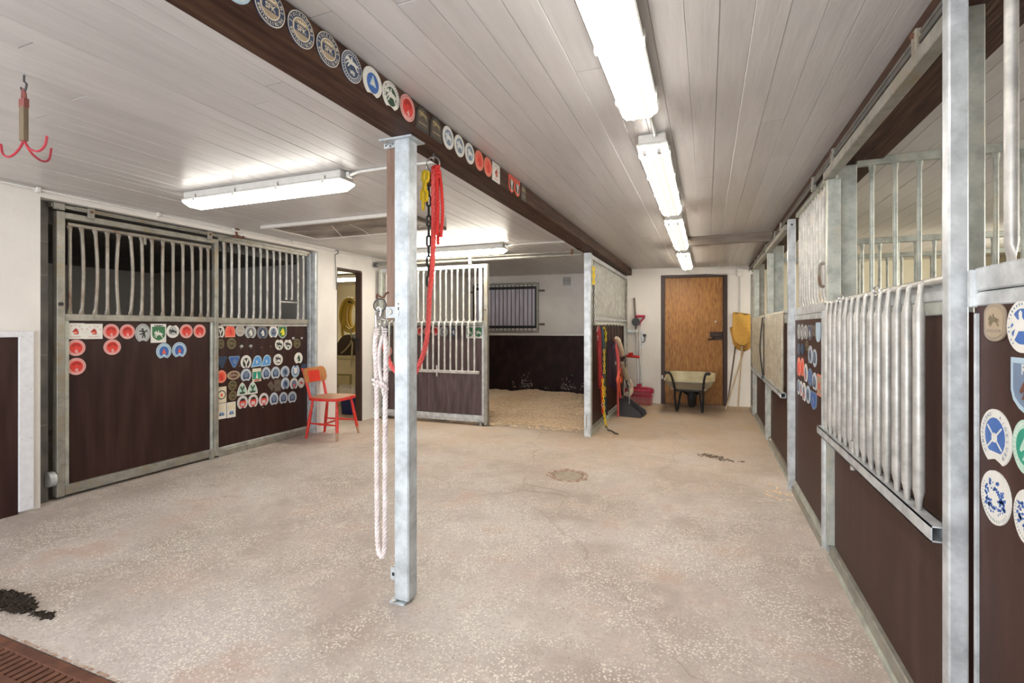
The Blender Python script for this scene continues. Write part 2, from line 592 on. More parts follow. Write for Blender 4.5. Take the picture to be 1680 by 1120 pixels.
def resample(P, step):
    out = [P[0]]
    acc = 0.0
    for a, c in zip(P, P[1:]):
        L = (c - a).length
        while acc + L >= step:
            t = (step - acc) / L
            a = a + (c - a) * t
            L = (c - a).length
            out.append(a)
            acc = 0.0
        acc += L
    return out


def rope(mb, pts, r, pitch=0.06, strands=3, n=6):
    """a laid rope: helical strands along a smooth path"""
    P = resample(catmull(pts, 10), pitch / 6)
    k = len(P)
    for s in range(strands):
        path = []
        u = None
        for i in range(k):
            t = (P[min(i + 1, k - 1)] - P[max(i - 1, 0)]).normalized()
            if u is None:
                u = t.orthogonal().normalized()
            u = (u - t * u.dot(t)).normalized()
            w = t.cross(u)
            a = 2 * pi * (i / 6.0 + s / strands)
            path.append(P[i] + (u * cos(a) + w * sin(a)) * r * 0.5)
        mb.tube(path, r * 0.58, n)
    return mb


def link_mesh(name, length, width, r, m):
    h, w = (length - width) / 2, width / 2 - r
    pts = []
    for j in range(7):
        a = pi * j / 6
        pts.append((w * cos(a), 0, h + w * sin(a)))
    for j in range(7):
        a = pi + pi * j / 6
        pts.append((w * cos(a), 0, -h + w * sin(a)))
    return MB().tube(pts, r, 6, closed=True).mesh(name, m, True)


def chain(root, pts, me, pitch, name='link'):
    """links one by one along a path, each turned a quarter from the last"""
    P = resample(catmull(pts, 10), pitch)
    for i in range(len(P) - 1):
        a, c = P[i], P[i + 1]
        d = (a - c).normalized()
        q = Vector((0, 0, 1)).rotation_difference(d).to_matrix().to_4x4()
        M = Matrix.Translation((a + c) / 2) @ q @ Matrix.Rotation(0.4 + (pi / 2) * (i % 2), 4, 'Z')
        o = bpy.data.objects.new(name, me)
        COL.objects.link(o)
        o.parent = root
        o.matrix_parent_inverse = RM[root.name].inverted()
        o.matrix_basis = M
        RM[o.name] = M


def ring(mb, c, R, r, nrm, n=20, m=6):
    q = Vector((0, 0, 1)).rotation_difference(Vector(nrm).normalized())
    c = Vector(c)
    pts = [c + q @ Vector((R * cos(2 * pi * j / n), R * sin(2 * pi * j / n), 0)) for j in range(n)]
    return mb.tube(pts, r, m, closed=True)


_glyphs = {}


def glyph(ch):
    """flat outline faces of one letter of the built-in font, unit size"""
    if ch in _glyphs:
        return _glyphs[ch]
    cu = bpy.data.curves.new('letters', 'FONT')
    cu.body = ch
    cu.size = 1.0
    cu.resolution_u = 2
    cu.offset = 0.018
    ob = bpy.data.objects.new('letters', cu)
    COL.objects.link(ob)
    dg = bpy.context.evaluated_depsgraph_get()
    me = ob.evaluated_get(dg).to_mesh()
    vs = [tuple(v.co) for v in me.vertices]
    fs = [tuple(p.vertices) for p in me.polygons]
    ob.evaluated_get(dg).to_mesh_clear()
    bpy.data.objects.remove(ob)
    bpy.data.curves.remove(cu)
    if vs:
        x0, x1 = min(v[0] for v in vs), max(v[0] for v in vs)
    else:
        x0, x1 = 0, 0.3
    _glyphs[ch] = ([(v[0] - (x0 + x1) / 2, v[1] - 0.35) for v in vs], fs, x1 - x0)
    return _glyphs[ch]


def put_text(mb, text, cx, cy, size, z, gap=0.08, sx=1.0):
    W = [glyph(c)[2] + gap if c != ' ' else 0.35 for c in text]
    tot = sum(W)
    x_ = -tot / 2
    for c, w in zip(text, W):
        if c != ' ':
            vs, fs, _ = glyph(c)
            mb.add([(cx + (x_ + w / 2 + v[0]) * size * sx, cy + v[1] * size, z) for v in vs], fs)
        x_ += w


def ring_text(mb, text, rx, ry, size, z, a0, a1):
    """letters standing round an ellipse from angle a0 to a1 (degrees, clockwise from the left)"""
    n = len(text)
    for i, c in enumerate(text):
        if c == ' ':
            continue
        a = radians(a0 + (a1 - a0) * i / max(1, n - 1))
        px, py = rx * cos(a), ry * sin(a)
        rot = atan2(py / ry, px / rx) - pi / 2
        vs, fs, _ = glyph(c)
        mb.add([(px + (v[0] * cos(rot) - v[1] * sin(rot)) * size, py + (v[0] * sin(rot) + v[1] * cos(rot)) * size, z) for v in vs], fs)

# ------------------------------------------------------------------ the setting
CZ = 2.22                     # underside of the ceiling boarding
# floor slab, left open where the drain channel is let in
fl = MB()
GX0, GX1, GY0, GY1 = -3.35, -1.62, 0.93, 1.10
X0, X1, Y0, Y1 = -8.4, 4.0, -2.6, 9.4
fl.box(X0, GY1, -0.12, X1, Y1, 0)
fl.box(X0, Y0, -0.12, X1, GY0, 0)
fl.box(X0, GY0, -0.12, GX0, GY1, 0)
fl.box(GX1, GY0, -0.12, X1, GY1, 0)
fl.box(GX0, GY0, -0.20, GX1, GY1, -0.12)
struct('floor', fl, M_FLOOR)

ceil = struct('ceiling', MB().box(X0, Y0, CZ + 0.016, X1, Y1, CZ + 0.12), M_CEILGAP)
rnd = random.Random(5)


def boards(x0, x1, y0, y1, w=0.098, joint=True):
    n = int(round((x1 - x0) / w))
    w = (x1 - x0) / n
    for i in range(n):
        a = x0 + i * w
        cut = rnd.uniform(y0 + 1.5, y1 - 1.5) if joint else None
        for s, e in ([(y0, cut), (cut + 0.004, y1)] if joint else [(y0, y1)]):
            d = rnd.uniform(0, 0.0018)
            mb = MB()
            # a bevelled, tongue-and-groove board
            b_ = 0.0016
            pr = [(a + 0.0003, CZ + 0.016), (a + 0.0003, CZ + d + b_), (a + 0.0003 + b_, CZ + d), (a + w - 0.0003 - b_, CZ + d), (a + w - 0.0003, CZ + d + b_), (a + w - 0.0003, CZ + 0.016)]
            k = len(pr)
            mb.add([(p[0], s, p[1]) for p in pr] + [(p[0], e, p[1]) for p in pr],
                   [tuple(range(k)), tuple(range(2 * k - 1, k - 1, -1))] + [(j + 1, j, k + j, k + j + 1) for j in range(k - 1)])
            mb.build('board', M_CEIL, ceil)


boards(-4.36, -1.17, -0.6, 8.72)
boards(-1.17, 0.74, -0.6, 8.66)
boards(0.74, 3.80, -0.2, 8.66, w=0.128, joint=False)

# left wall: piers, lintel over the boxes, doorway head, box side wall
wl = MB()
wl.box(-4.62, -2.5, 0, -4.30, 1.972, CZ + 0.03)
wl.box(-4.44, 1.972, 2.155, -4.30, 4.60, CZ + 0.03)
wl.box(-4.62, 4.59, 0, -4.30, 4.915, CZ + 0.03)
wl.box(-4.39, 4.915, 2.005, -4.30, 5.40, CZ + 0.03)
wl.box(-4.39, 5.40, 0, -4.30, 8.75, CZ + 0.03)
struct('wall_left', wl, M_WALL)
struct('trim_1', MB().box(-4.62, 1.972, 0, -4.40, 2.062, 2.155), M_JAMB)
for zz in (0.55, 1.05, 1.62, 1.86):
    struct('joint', MB().box(-4.401, 1.973, zz, -4.397, 2.06, zz + 0.008), flat((0.22, 0.21, 0.19), 0.7), bpy.data.objects['trim_1'])
# dark lining in a white board frame on the near pier
wf = struct('trim_2', MB().box(-4.30, 1.846, 0.015, -4.272, 1.925, 1.225).box(-4.30, 0.2, 1.185, -4.272, 1.846, 1.225), flat((0.72, 0.72, 0.74), 0.4), bev=0.003)
struct('lining_panel', MB().box(-4.30, 0.2, 0.0, -4.285, 1.846, 1.185), M_PLY, wf)
sc = MB()
for zz in (1.19, 0.83, 0.50, 0.10):
    for yy in (1.862, 1.908):
        sc.disc((-4.273, yy, zz), (1, 0, 0), 0.004, 0.002, 8)
sc.build('screw', M_STEEL, wf)

# doorway to the side room with its dark frame, standing open
df = MB()
df.box(-4.47, 4.915, 0, -4.305, 4.935, 2.005)
df.box(-4.40, 4.935, 1.975, -4.305, 5.385, 2.005)
d2 = struct('door_2', df, M_FRAME, bev=0.003)
struct('jamb', MB().box(-4.392, 5.372, 0, -4.296, 5.40, 1.985), M_FRAME, d2, bev=0.004)
struct('lock_plate', MB().box(-4.36, 5.368, 0.93, -4.33, 5.373, 1.10), M_BLACK, d2)
struct('latch', MB().tube([(-4.36, 5.37, 1.10), (-4.36, 5.335, 1.10), (-4.42, 5.325, 1.10)], 0.011, 8), M_BLACK, d2, smooth=True)

# side room
sr = MB()
sr.box(-8.4, 4.80, 0, -4.62, 4.92, CZ + 0.02)
sr.box(-8.4, 9.25, 0, -4.62, 9.37, CZ + 0.02)
sr.box(-8.4, 4.92, 0, -8.28, 9.25, CZ + 0.02)
sr.box(-4.41, 5.41, 0, -4.39, 9.25, CZ + 0.02)
for xx in (-5.6, -6.1, -6.6, -7.1, -7.6):
    sr.box(xx, 9.235, 0, xx + 0.02, 9.25, CZ)
sr.box(-8.28, 9.22, 1.93, -4.64, 9.25, 1.98)
struct('wall_back', sr, M_CREAM)

# left box: grey lining
gb = MB()
gb.box(-7.55, 1.0, 0, -7.43, 4.80, CZ + 0.02)
gb.box(-7.43, 1.0, 0, -4.62, 1.12, CZ + 0.02)
gb.box(-7.43, 4.68, 0, -4.62, 4.80, CZ + 0.02)
struct('wall_left', gb, M_STALLGREY)
struct('trim_3', MB().box(-7.43, 1.12, 2.03, -4.62, 4.68, 2.2), M_JAMB)

# wall behind the open box at the end, and its dark lining
ang = atan2(0.18, 3.1)
bkM = Matrix.Translation((-4.30, 8.58, 0)) @ Matrix.Rotation(ang, 4, 'Z')
bk = MB().xbox(bkM, -0.05, 0, 0, 3.10, 0.2, CZ + 0.03)
wb = struct('wall_back', bk, M_WALL)
struct('lining_panel', MB().xbox(bkM, 0, -0.03, 0, 3.02, 0.0, 1.10), M_PLYDARK, wb)
fk = MB()
for _ in range(420):
    s_, z_ = rnd.uniform(0.9, 3.0), 0.13 + abs(rnd.gauss(0, 0.10))
    if z_ < 0.6 and (sin(s_ * 7.0) + sin(s_ * 17.0)) > -0.7 + z_ * 4:
        w_ = rnd.uniform(0.003, 0.008)
        fk.xbox(bkM @ Matrix.Translation((s_, -0.031, z_)) @ Matrix.Rotation(rnd.uniform(0, 3), 4, 'Y'), -w_, -0.002, -w_ * 0.6, w_, 0.001, w_ * 0.6)
struct('stuck_shavings', fk, M_FLECK, wb)['kind'] = 'stuff'
struct('ledge', MB().xbox(bkM, 0, -0.045, 1.10, 3.02, 0.0, 1.145), M_WHITE, wb, bev=0.003)
struct('lining_panel', MB().box(-4.30, 5.80, 0, -4.28, 8.58, 1.10), M_PLYDARK, wb)

# end wall of the passage with the plywood door, a little askew
EA = atan2(0.25, 1.94)
EM = Matrix.Translation((-1.24, 8.35, 0)) @ Matrix.Rotation(EA, 4, 'Z')
DS0, DS1, DZ = 0.541, 1.553, 2.105
we = MB()
we.xbox(EM, -0.10, 0, 0, DS0, 0.25, CZ + 0.03)
we.xbox(EM, DS1, 0, 0, 2.02, 0.25, CZ + 0.03)
we.xbox(EM, DS0, 0, DZ, DS1, 0.25, CZ + 0.03)
struct('wall_back', we, M_WALLBACK)
struct('wall_back', MB().box(0.70, 8.66, 0, 3.8, 8.8, CZ + 0.03), M_BOXWALL)
fr = MB()
fr.xbox(EM, DS0, -0.012, 0, DS0 + 0.062, 0.20, DZ)
fr.xbox(EM, DS1 - 0.062, -0.012, 0, DS1, 0.20, DZ)
fr.xbox(EM, DS0 + 0.062, -0.012, DZ - 0.045, DS1 - 0.062, 0.20, DZ)
d1 = struct('door_1', fr, M_FRAME, bev=0.003)
dpn = struct('door_panel', MB().xbox(EM, DS0 + 0.064, 0.015, 0.012, DS1 - 0.064, 0.055, DZ - 0.047), M_DOOR, d1, bev=0.003)
struct('threshold', MB().xbox(EM, DS0, -0.005, 0, DS1, 0.2, 0.010), M_BATTEN, d1)
lk = MB().xbox(EM, DS1 - 0.26, -0.035, 1.10, DS1 - 0.075, 0.015, 1.18)
lk.xbox(EM, DS1 - 0.23, -0.03, 1.055, DS1 - 0.065, 0.015, 1.10)
lkc = struct('lock_case', lk, M_FRAME, dpn, bev=0.004)
hm = MB().tube([EM @ Vector((DS1 - 0.20, 0.0, 1.065)), EM @ Vector((DS1 - 0.20, -0.05, 1.065)), EM @ Vector((DS1 - 0.30, -0.055, 1.06))], 0.010, 8)
struct('handle', hm, M_BLACK, dpn, smooth=True)
struct('keyhole', MB().disc(EM @ Vector((DS1 - 0.175, 0.016, 1.345)), EM.to_3x3() @ Vector((0, -1, 0)), 0.016, 0.006, 12), M_STEEL, dpn)
struct('hinge_pin', MB().cyl(EM @ Vector((DS0 + 0.02, -0.02, 0.41)), EM @ Vector((DS0 + 0.02, -0.02, 0.47)), 0.012, 8), M_WHITE, d1)

# outer wall of the right boxes with three windows
wr = MB()
prev = -2.6
for (a, c) in ((1.9, 2.8), (3.45, 4.35), (6.15, 7.05)):
    wr.box(3.8, prev, 0, 3.9, a, CZ + 0.03)
    wr.box(3.8, a, 0, 3.9, c, 1.25)
    wr.box(3.8, a, 2.05, 3.9, c, CZ + 0.03)
    prev = c
wr.box(3.8, prev, 0, 3.9, 8.8, CZ + 0.03)
struct('wall_right', wr, M_BOXWALL)
# wall behind the camera with the open barn doorway
wn = MB()
wn.box(-8.4, -2.6, 0, -3.6, -2.45, CZ + 0.03)
wn.box(0.3, -2.6, 0, 4.0, -2.45, CZ + 0.03)
wn.box(-3.6, -2.6, 2.12, 0.3, -2.45, CZ + 0.03)
struct('wall_front', wn, M_WALL)

# ------------------------------------------------------------------ beam, pillar, batten
beam = tag(MB().box(-1.335, -0.6, 2.112, -1.16, 8.32, CZ + 0.002).build('timber_beam', M_BEAM, bev=0.006),
           'long dark brown timber beam under the white ceiling, carrying a row of plaques', 'beam', kind='thing')
fz = MB()
# waney edge where bark fell away, near the far end
for i in range(16):
    t = i / 15
    fz.add([(-1.335, 5.2 + t * 0.10, 2.112), (-1.335, 5.2 + t * 0.10 + 0.09, 2.112), (-1.30, 5.2 + t * 0.10 + 0.05, 2.104 - 0.004 * (i % 3))], [(0, 1, 2)])
fz.build('splintered_edge', M_BEAM, beam)['kind'] = 'stuff'

pil = thing('steel_pillar', 'square galvanised steel pillar standing free in the middle of the floor', 'pillar', (-1.285, 1.922, 0))
pil['kind'] = 'thing'
MB().box(-1.324, 1.885, 0.012, -1.247, 1.96, 2.104).build('column', M_PILLAR, pil, bev=0.006)
MB().box(-1.342, 1.872, 0.0, -1.262, 1.96, 0.010).build('foot_plate', M_PILLAR, pil, bev=0.002)
tp = MB().box(-1.40, 1.872, 2.104, -1.225, 1.99, 2.112)
tpo = tp.build('top_plate', M_PILLAR, pil, bev=0.002)
MB().disc((-1.372, 1.895, 2.104), (0, 0, -1), 0.012, 0.006, 6).build('bolt', M_STEEL, tpo)
MB().disc((-1.315, 1.875, 0.010), (0, 0, 1), 0.010, 0.008, 6).build('bolt', M_STEEL, pil)
MB().box(-1.3385, 1.925, 0.09, -1.324, 1.96, 1.27).build('guide_strip', M_PILLAR, pil, bev=0.002)
MB().box(-1.372, 1.925, 0.075, -1.324, 1.929, 0.135).build('tab', M_PILLAR, pil, bev=0.002)
MB().box(-1.362, 1.9235, 0.097, -1.350, 1.9255, 0.112).build('tab_slot', M_BLACK, pil)
hl = MB()
for (dx, zz) in ((0.024, 1.357), (0.024, 1.339), (0.0245, 1.332)):
    hl.disc((-1.324 + dx, 1.8852, zz), (0, -1, 0), 0.0038, 0.001, 10)
hl.build('drill_holes', M_BLACK, pil)
ck = MB().box(-1.39, 1.915, 1.294, -1.322, 1.919, 1.346)
ck.tube([(-1.325, 1.915, 1.298), (-1.31, 1.90, 1.296), (-1.30, 1.884, 1.305), (-1.295, 1.883, 1.325)], 0.003, 6)
cko = ck.build('clamp_bracket', M_GALV, pil)
MB().disc((-1.366, 1.914, 1.322), (0, -1, 0), 0.014, 0.006, 6).build('bolt', M_STEEL, cko)
bt = tag(MB().box(-1.398, 1.93, 1.285, -1.34, 1.955, 2.085).build('brown_batten', M_BATTEN, bev=0.003),
         'short brown wooden batten fixed upright along the steel pillar', 'batten')
hb = MB().box(-1.408, 1.925, 2.086, -1.335, 1.928, 2.112)
hbo = hb.build('hole_plate', M_GALV, bt)
hh = MB()
for (a, c) in ((-1.396, 2.099), (-1.385, 2.106), (-1.372, 2.094), (-1.36, 2.104)):
    hh.disc((a, 1.9252, c), (0, -1, 0), 0.0045, 0.001, 8)
hh.build('plate_holes', M_BLACK, hbo)

# ------------------------------------------------------------------ fluorescent fittings


def fitting(name, label, x0, x1, y0, y1, axis, group, top=CZ, col=(1.0, 0.93, 0.80), k=1.0, clips=4):
    cx, cy = (x0 + x1) / 2, (y0 + y1) / 2
    t = thing(name, label, 'lamp', (cx, cy, top), 0, group)
    z2, z1, z0 = top, top - 0.050, top - 0.108
    i_ = 0.012
    hsg = MB().box(x0 + i_, y0 + i_, z1, x1 - i_, y1 - i_, z2).build('housing', M_PLASTIC, t, bev=0.006)
    MB().box(x0 + 0.002, y0 + 0.002, z1 - 0.012, x1 - 0.002, y1 - 0.002, z1).build('gasket_rim', M_PLASTIC, t, bev=0.004)
    mb = MB()
    if axis == 1:
        pr = [(x0 + 0.006, z1 - 0.010), (x0 + 0.012, z0 + 0.018), (x0 + 0.030, z0), (x1 - 0.030, z0), (x1 - 0.012, z0 + 0.018), (x1 - 0.006, z1 - 0.010)]
        m_ = emit_mat('lit_diffuser', col, LAMP * k, 0, centre=cx, width=x1 - x0)
        st = [(y0 + 0.006, 0.0), (y0 + 0.05, 1.0), (y1 - 0.05, 1.0), (y1 - 0.006, 0.0)]
    else:
        pr = [(y0 + 0.006, z1 - 0.010), (y0 + 0.012, z0 + 0.018), (y0 + 0.030, z0), (y1 - 0.030, z0), (y1 - 0.012, z0 + 0.018), (y1 - 0.006, z1 - 0.010)]
        m_ = emit_mat('lit_diffuser', col, LAMP * k, 1, centre=cy, width=y1 - y0, lo=0.5, hi=1.1, side=0.6)
        st = [(x0 + 0.006, 0.0), (x0 + 0.05, 1.0), (x1 - 0.05, 1.0), (x1 - 0.006, 0.0)]
    n = len(pr)
    for (s, g) in st:
        for (a, z) in pr:
            zz = z1 - 0.010 + (z - z1 + 0.010) * (0.45 + 0.55 * g)
            mb.v.append((a, s, zz) if axis == 1 else (s, a, zz))
    for r in range(len(st) - 1):
        for j in range(n - 1):
            q = (r * n + j, r * n + j + 1, (r + 1) * n + j + 1, (r + 1) * n + j)
            mb.f.append(q[::-1] if axis == 1 else q)
    e = (len(st) - 1) * n
    mb.f.append(tuple(range(n)) if axis == 1 else tuple(reversed(range(n))))
    mb.f.append(tuple(e + j for j in (reversed(range(n)) if axis == 1 else range(n))))
    dif = mb.build('diffuser', m_, t)
    # snap clips along both long sides
    for side in (0, 1):
        for c_ in range(clips):
            f_ = (c_ + 0.35) / (clips - 0.3)
            if axis == 1:
                yy = y0 + (y1 - y0) * f_
                xx = x0 - 0.002 if side == 0 else x1 - 0.006
                MB().box(xx, yy - 0.012, z1 - 0.026, xx + 0.008, yy + 0.012, z1 + 0.02).build('clip', M_PLASTIC, hsg)
            else:
                xx = x0 + (x1 - x0) * f_
                yy = y0 - 0.002 if side == 0 else y1 - 0.006
                MB().box(xx - 0.012, yy, z1 - 0.026, xx + 0.012, yy + 0.008, z1 + 0.02).build('clip', M_PLASTIC, hsg)
    if axis == 1:
        for dx in (-0.035, 0.035):
            MB().box(cx + dx - 0.008, y0 + 0.003, z0 + 0.006, cx + dx + 0.008, y0 + 0.055, z0 + 0.022).build('lamp_holder', M_PLASTIC, dif)
    else:
        MB().box(x1 - 0.004, cy - 0.02, z1 + 0.01, x1 + 0.02, cy + 0.02, z2 - 0.008).build('cable_gland', M_PLASTIC, hsg)
    return t


FG = 'fluorescent fittings above the passage'
fitting('fluorescent_lamp', 'nearest lit fluorescent fitting above the passage, cut by the top of the frame', -0.341, -0.183, 0.66, 2.14, 1, FG, col=(1.0, 0.965, 0.90), k=1.35)
fitting('fluorescent_lamp', 'second lit fluorescent fitting along the passage, hung behind the nearest one', -0.335, -0.177, 2.53, 4.04, 1, FG, col=(1.0, 0.955, 0.87), k=1.4)
fitting('fluorescent_lamp', 'third lit fluorescent fitting along the passage, just before the brown ceiling board', -0.345, -0.187, 4.37, 5.87, 1, FG, col=(1.0, 0.93, 0.80), k=1.55)
fitting('fluorescent_lamp', 'farthest lit fluorescent fitting of the passage, above the plywood door', -0.355, -0.197, 6.38, 7.88, 1, FG, col=(1.0, 0.92, 0.78), k=1.9)
fitting('fluorescent_lamp', 'lit fluorescent fitting across the ceiling in front of the left boxes', -3.50, -2.075, 2.40, 2.55, 0, None, k=0.85, col=(1.0, 0.96, 0.88))
fitting('fluorescent_lamp', 'lit fluorescent fitting across the ceiling before the open box, half behind the pillar', -3.68, -2.17, 5.20, 5.35, 0, None, k=3.0)
fitting('fluorescent_lamp', 'lit fluorescent fitting in the side room, seen through the open doorway', -6.95, -5.45, 7.30, 7.46, 0, None, k=3.0, col=(1.0, 0.92, 0.72))

# cables and conduits
cb = MB()
for (a, c) in ((2.14, 2.53), (4.04, 4.37), (5.87, 6.38)):
    cb.tube(catmull([(-0.245, a, CZ - 0.03), (-0.245, a + 0.07, CZ - 0.012), (-0.24, c - 0.1, CZ - 0.012), (-0.24, c, CZ - 0.02)], 5), 0.007, 8)
tag(cb.build('lamp_cable', M_PVC, smooth=True), 'pale cable linking the fluorescent fittings along the passage ceiling', 'cable')
cb = MB().tube(catmull([(-2.07, 2.47, 2.185), (-2.03, 2.47, 2.20), (-1.9, 2.48, CZ - 0.008), (-1.335, 2.50, CZ - 0.008)], 6), 0.009, 8)
tag(cb.build('lamp_cable', M_PVC, smooth=True), 'white cable from the left fitting across to the timber beam', 'cable')
cb = MB().tube(catmull([(-2.16, 5.27, 2.185), (-2.12, 5.28, 2.20), (-1.9, 5.31, CZ - 0.008), (-1.335, 5.36, CZ - 0.008)], 6), 0.009, 8)
tag(cb.build('lamp_cable', M_PVC, smooth=True), 'white cable from the far left fitting across to the timber beam', 'cable')
cd = thing('conduit_pipe', 'thin white conduit clipped along the top of the left wall', 'pipe', (-4.28, 3.7, 2.197))
MB().tube([(-4.285, 1.2, 2.203), (-4.285, 5.70, 2.190), (-4.27, 5.80, 2.188), (-4.0, 5.82, 2.188), (-3.0, 5.62, 2.19)], 0.0095, 8).build('pipe', M_PVC, cd, smooth=True)
for yy in (1.95, 2.75, 3.45, 4.20, 4.94, 5.62):
    MB().box(-4.30, yy - 0.012, 2.180, -4.268, yy + 0.012, 2.216).build('pipe_clip', M_PVC, cd, bev=0.003)
jb = thing('junction_box', 'small white junction box with a cable, on the end wall above the brooms', 'box', EM @ Vector((1.72, 0, 2.10)))
MB().xbox(EM, 1.69, -0.035, 2.055, 1.775, 0, 2.125).build('box_body', M_PVC, jb, bev=0.005)
MB().tube([EM @ Vector((1.735, -0.012, 2.06)), EM @ Vector((1.735, -0.012, 1.40))], 0.006, 6).build('cable', M_PVC, jb)
MB().tube([EM @ Vector((1.69, -0.012, 2.085)), EM @ Vector((1.0, -0.012, 2.125)), EM @ Vector((0.95, -0.012, 2.17)), EM @ Vector((0.95, -0.012, 2.2))], 0.006, 6).build('cable', M_PVC, jb)
MB().tube([EM @ Vector((1.70, -0.012, 2.12)), EM @ Vector((1.70, -0.012, 2.21))], 0.008, 6).build('cable', M_PVC, jb)

# hatch in the ceiling and the brown cross board
ht = thing('ceiling_hatch', 'stained plywood hatch with white battens in the ceiling behind the left fitting', 'hatch', (-3.15, 3.85, CZ))
MB().box(-3.93, 3.52, CZ - 0.006, -2.38, 4.20, CZ + 0.001).build('hatch_panel', M_HATCH, ht)
MB().box(-3.96, 3.48, CZ - 0.030, -2.36, 3.52, CZ).build('batten', M_WHITE, ht, bev=0.003)
MB().box(-3.96, 4.20, CZ - 0.014, -2.36, 4.23, CZ).build('batten', M_WHITE, ht, bev=0.003)
MB().box(-3.97, 3.52, CZ - 0.014, -3.935, 4.20, CZ).build('batten', M_WHITE, ht, bev=0.003)
MB().box(-2.38, 3.52, CZ - 0.030, -2.345, 4.20, CZ).build('batten', M_BOARDBROWN, ht, bev=0.003)
MB().tube([(-3.30, 3.70, CZ - 0.006), (-3.42, 3.92, CZ - 0.02), (-3.50, 4.10, CZ - 0.05)], 0.0022, 5).build('string', M_WHITE, ht)
MB().tube([(-3.10, 3.70, CZ - 0.006), (-3.13, 3.95, CZ - 0.02), (-3.16, 4.12, CZ - 0.05)], 0.0022, 5).build('string', M_WHITE, ht)
tag(MB().add([(-0.19, 5.60, CZ), (-0.165, 5.60, 2.125), (0.70, 5.60, 2.125), (0.70, 5.60, CZ), (-0.19, 5.63, CZ), (-0.165, 5.63, 2.125), (0.70, 5.63, 2.125), (0.70, 5.63, CZ)],
             [(0, 1, 2, 3), (7, 6, 5, 4), (0, 4, 5, 1), (1, 5, 6, 2), (2, 6, 7, 3), (3, 7, 4, 0)]).build('cross_board', M_BOARDBROWN),
    'brown board fixed across the ceiling between the passage lamps and the right boxes', 'board')

# ------------------------------------------------------------------ box fronts
rb = random.Random(21)


def bar(p0, p1, r, m, parent, bend=0.0, flat0=True, flat1=True, name='bar', axis='x'):
    """round bar with flattened welded ends, along z; axis is the way the flat faces lie"""
    p0, p1 = Vector(p0), Vector(p1)
    L = (p1 - p0).length
    n = 8
    st = [0.0, 0.02, 0.06, 0.10, 0.5, 0.90, 0.94, 0.98, 1.0] if not bend else [0.0, 0.02, 0.06, 0.10, 0.25, 0.4, 0.55, 0.7, 0.90, 0.94, 0.98, 1.0]
    mb = MB()
    for i, s in enumerate(st):
        c = p0.lerp(p1, s)
        q = sin(pi * s) * bend
        w = k = r
        if (s < 0.05 and flat0) or (s > 0.95 and flat1):
            w, k = r * 1.35, r * 0.35
        for j in range(n):
            a = 2 * pi * j / n
            if axis == 'x':      # front faces +-x, width along y
                mb.v.append((c.x + k * cos(a), c.y + q + w * sin(a), c.z))
            else:
                mb.v.append((c.x + q + w * sin(a), c.y - k * cos(a), c.z))
    for i in range(len(st) - 1):
        for j in range(n):
            mb.f.append((i * n + j, i * n + (j + 1) % n, (i + 1) * n + (j + 1) % n, (i + 1) * n + j))
    mb.f.append(tuple(reversed(range(n))))
    e = (len(st) - 1) * n
    mb.f.append(tuple(e + j for j in range(n)))
    return mb.build(name, m, parent, smooth=True)


# --- left sliding gate
g = thing('sliding_gate', 'dark brown sliding box gate with rusty bars and red plaques, left of the picture', 'gate', (-4.40, 2.72, 0))
stl = MB().box(-4.42, 2.095, 0.02, -4.36, 2.145, 2.095).build('stile', M_GALVL, g, bev=0.003)
MB().box(-4.405, 2.145, 0.09, -4.375, 2.175, 1.30).build('stile', M_GALVG, g, bev=0.002)
MB().box(-4.415, 3.325, 0.02, -4.365, 3.365, 2.095).build('stile', M_GALVL, g, bev=0.003)
MB().box(-4.405, 3.297, 0.09, -4.38, 3.323, 1.30).build('stile', M_GALVG, g, bev=0.002)
MB().box(-4.42, 2.145, 2.048, -4.36, 3.325, 2.092).build('top_rail', M_GALVL, g, bev=0.003)
MB().box(-4.41, 2.172, 2.002, -4.385, 3.30, 2.026).build('top_rail', M_BARL, g, bev=0.002)
MB().box(-4.415, 2.145, 1.300, -4.37, 3.325, 1.350).build('mid_rail', M_GALVL, g, bev=0.003)
MB().box(-4.415, 2.145, 0.022, -4.365, 3.325, 0.094).build('bottom_rail', M_GALVL, g, bev=0.004)
MB().box(-4.412, 2.175, 0.09, -4.398, 3.297, 1.30).build('panel', M_PLY, g)
for i, yy in enumerate((2.19, 2.264, 2.352, 2.436, 2.517, 2.603, 2.689, 2.772, 2.863, 2.95, 3.038, 3.121, 3.208, 3.280)):
    bar((-4.398, yy, 1.348), (-4.398, yy, 2.004), 0.0135, M_BARL, g, bend=(0, .012, .016, 0, -.016, .018, .006, 0, -.004, 0, 0, .006, 0, 0)[i])
MB().box(-4.405, 2.70, 1.945, -4.385, 2.72, 2.004).build('latch_hook', M_GALVL, g)
MB().disc((-4.36, 2.117, 1.42), (1, 0, 0), 0.014, 0.012, 8).build('bolt', M_BLACK, stl)
MB().box(-4.37, 3.27, -0.0 + 0.003, -4.355, 3.31, 0.075).build('floor_guide', M_GALVL, g)
MB().cyl((-4.385, 2.045, 0.16), (-4.385, 2.085, 0.16), 0.055, 14).build('stop_buffer', M_GALV, g, smooth=True)
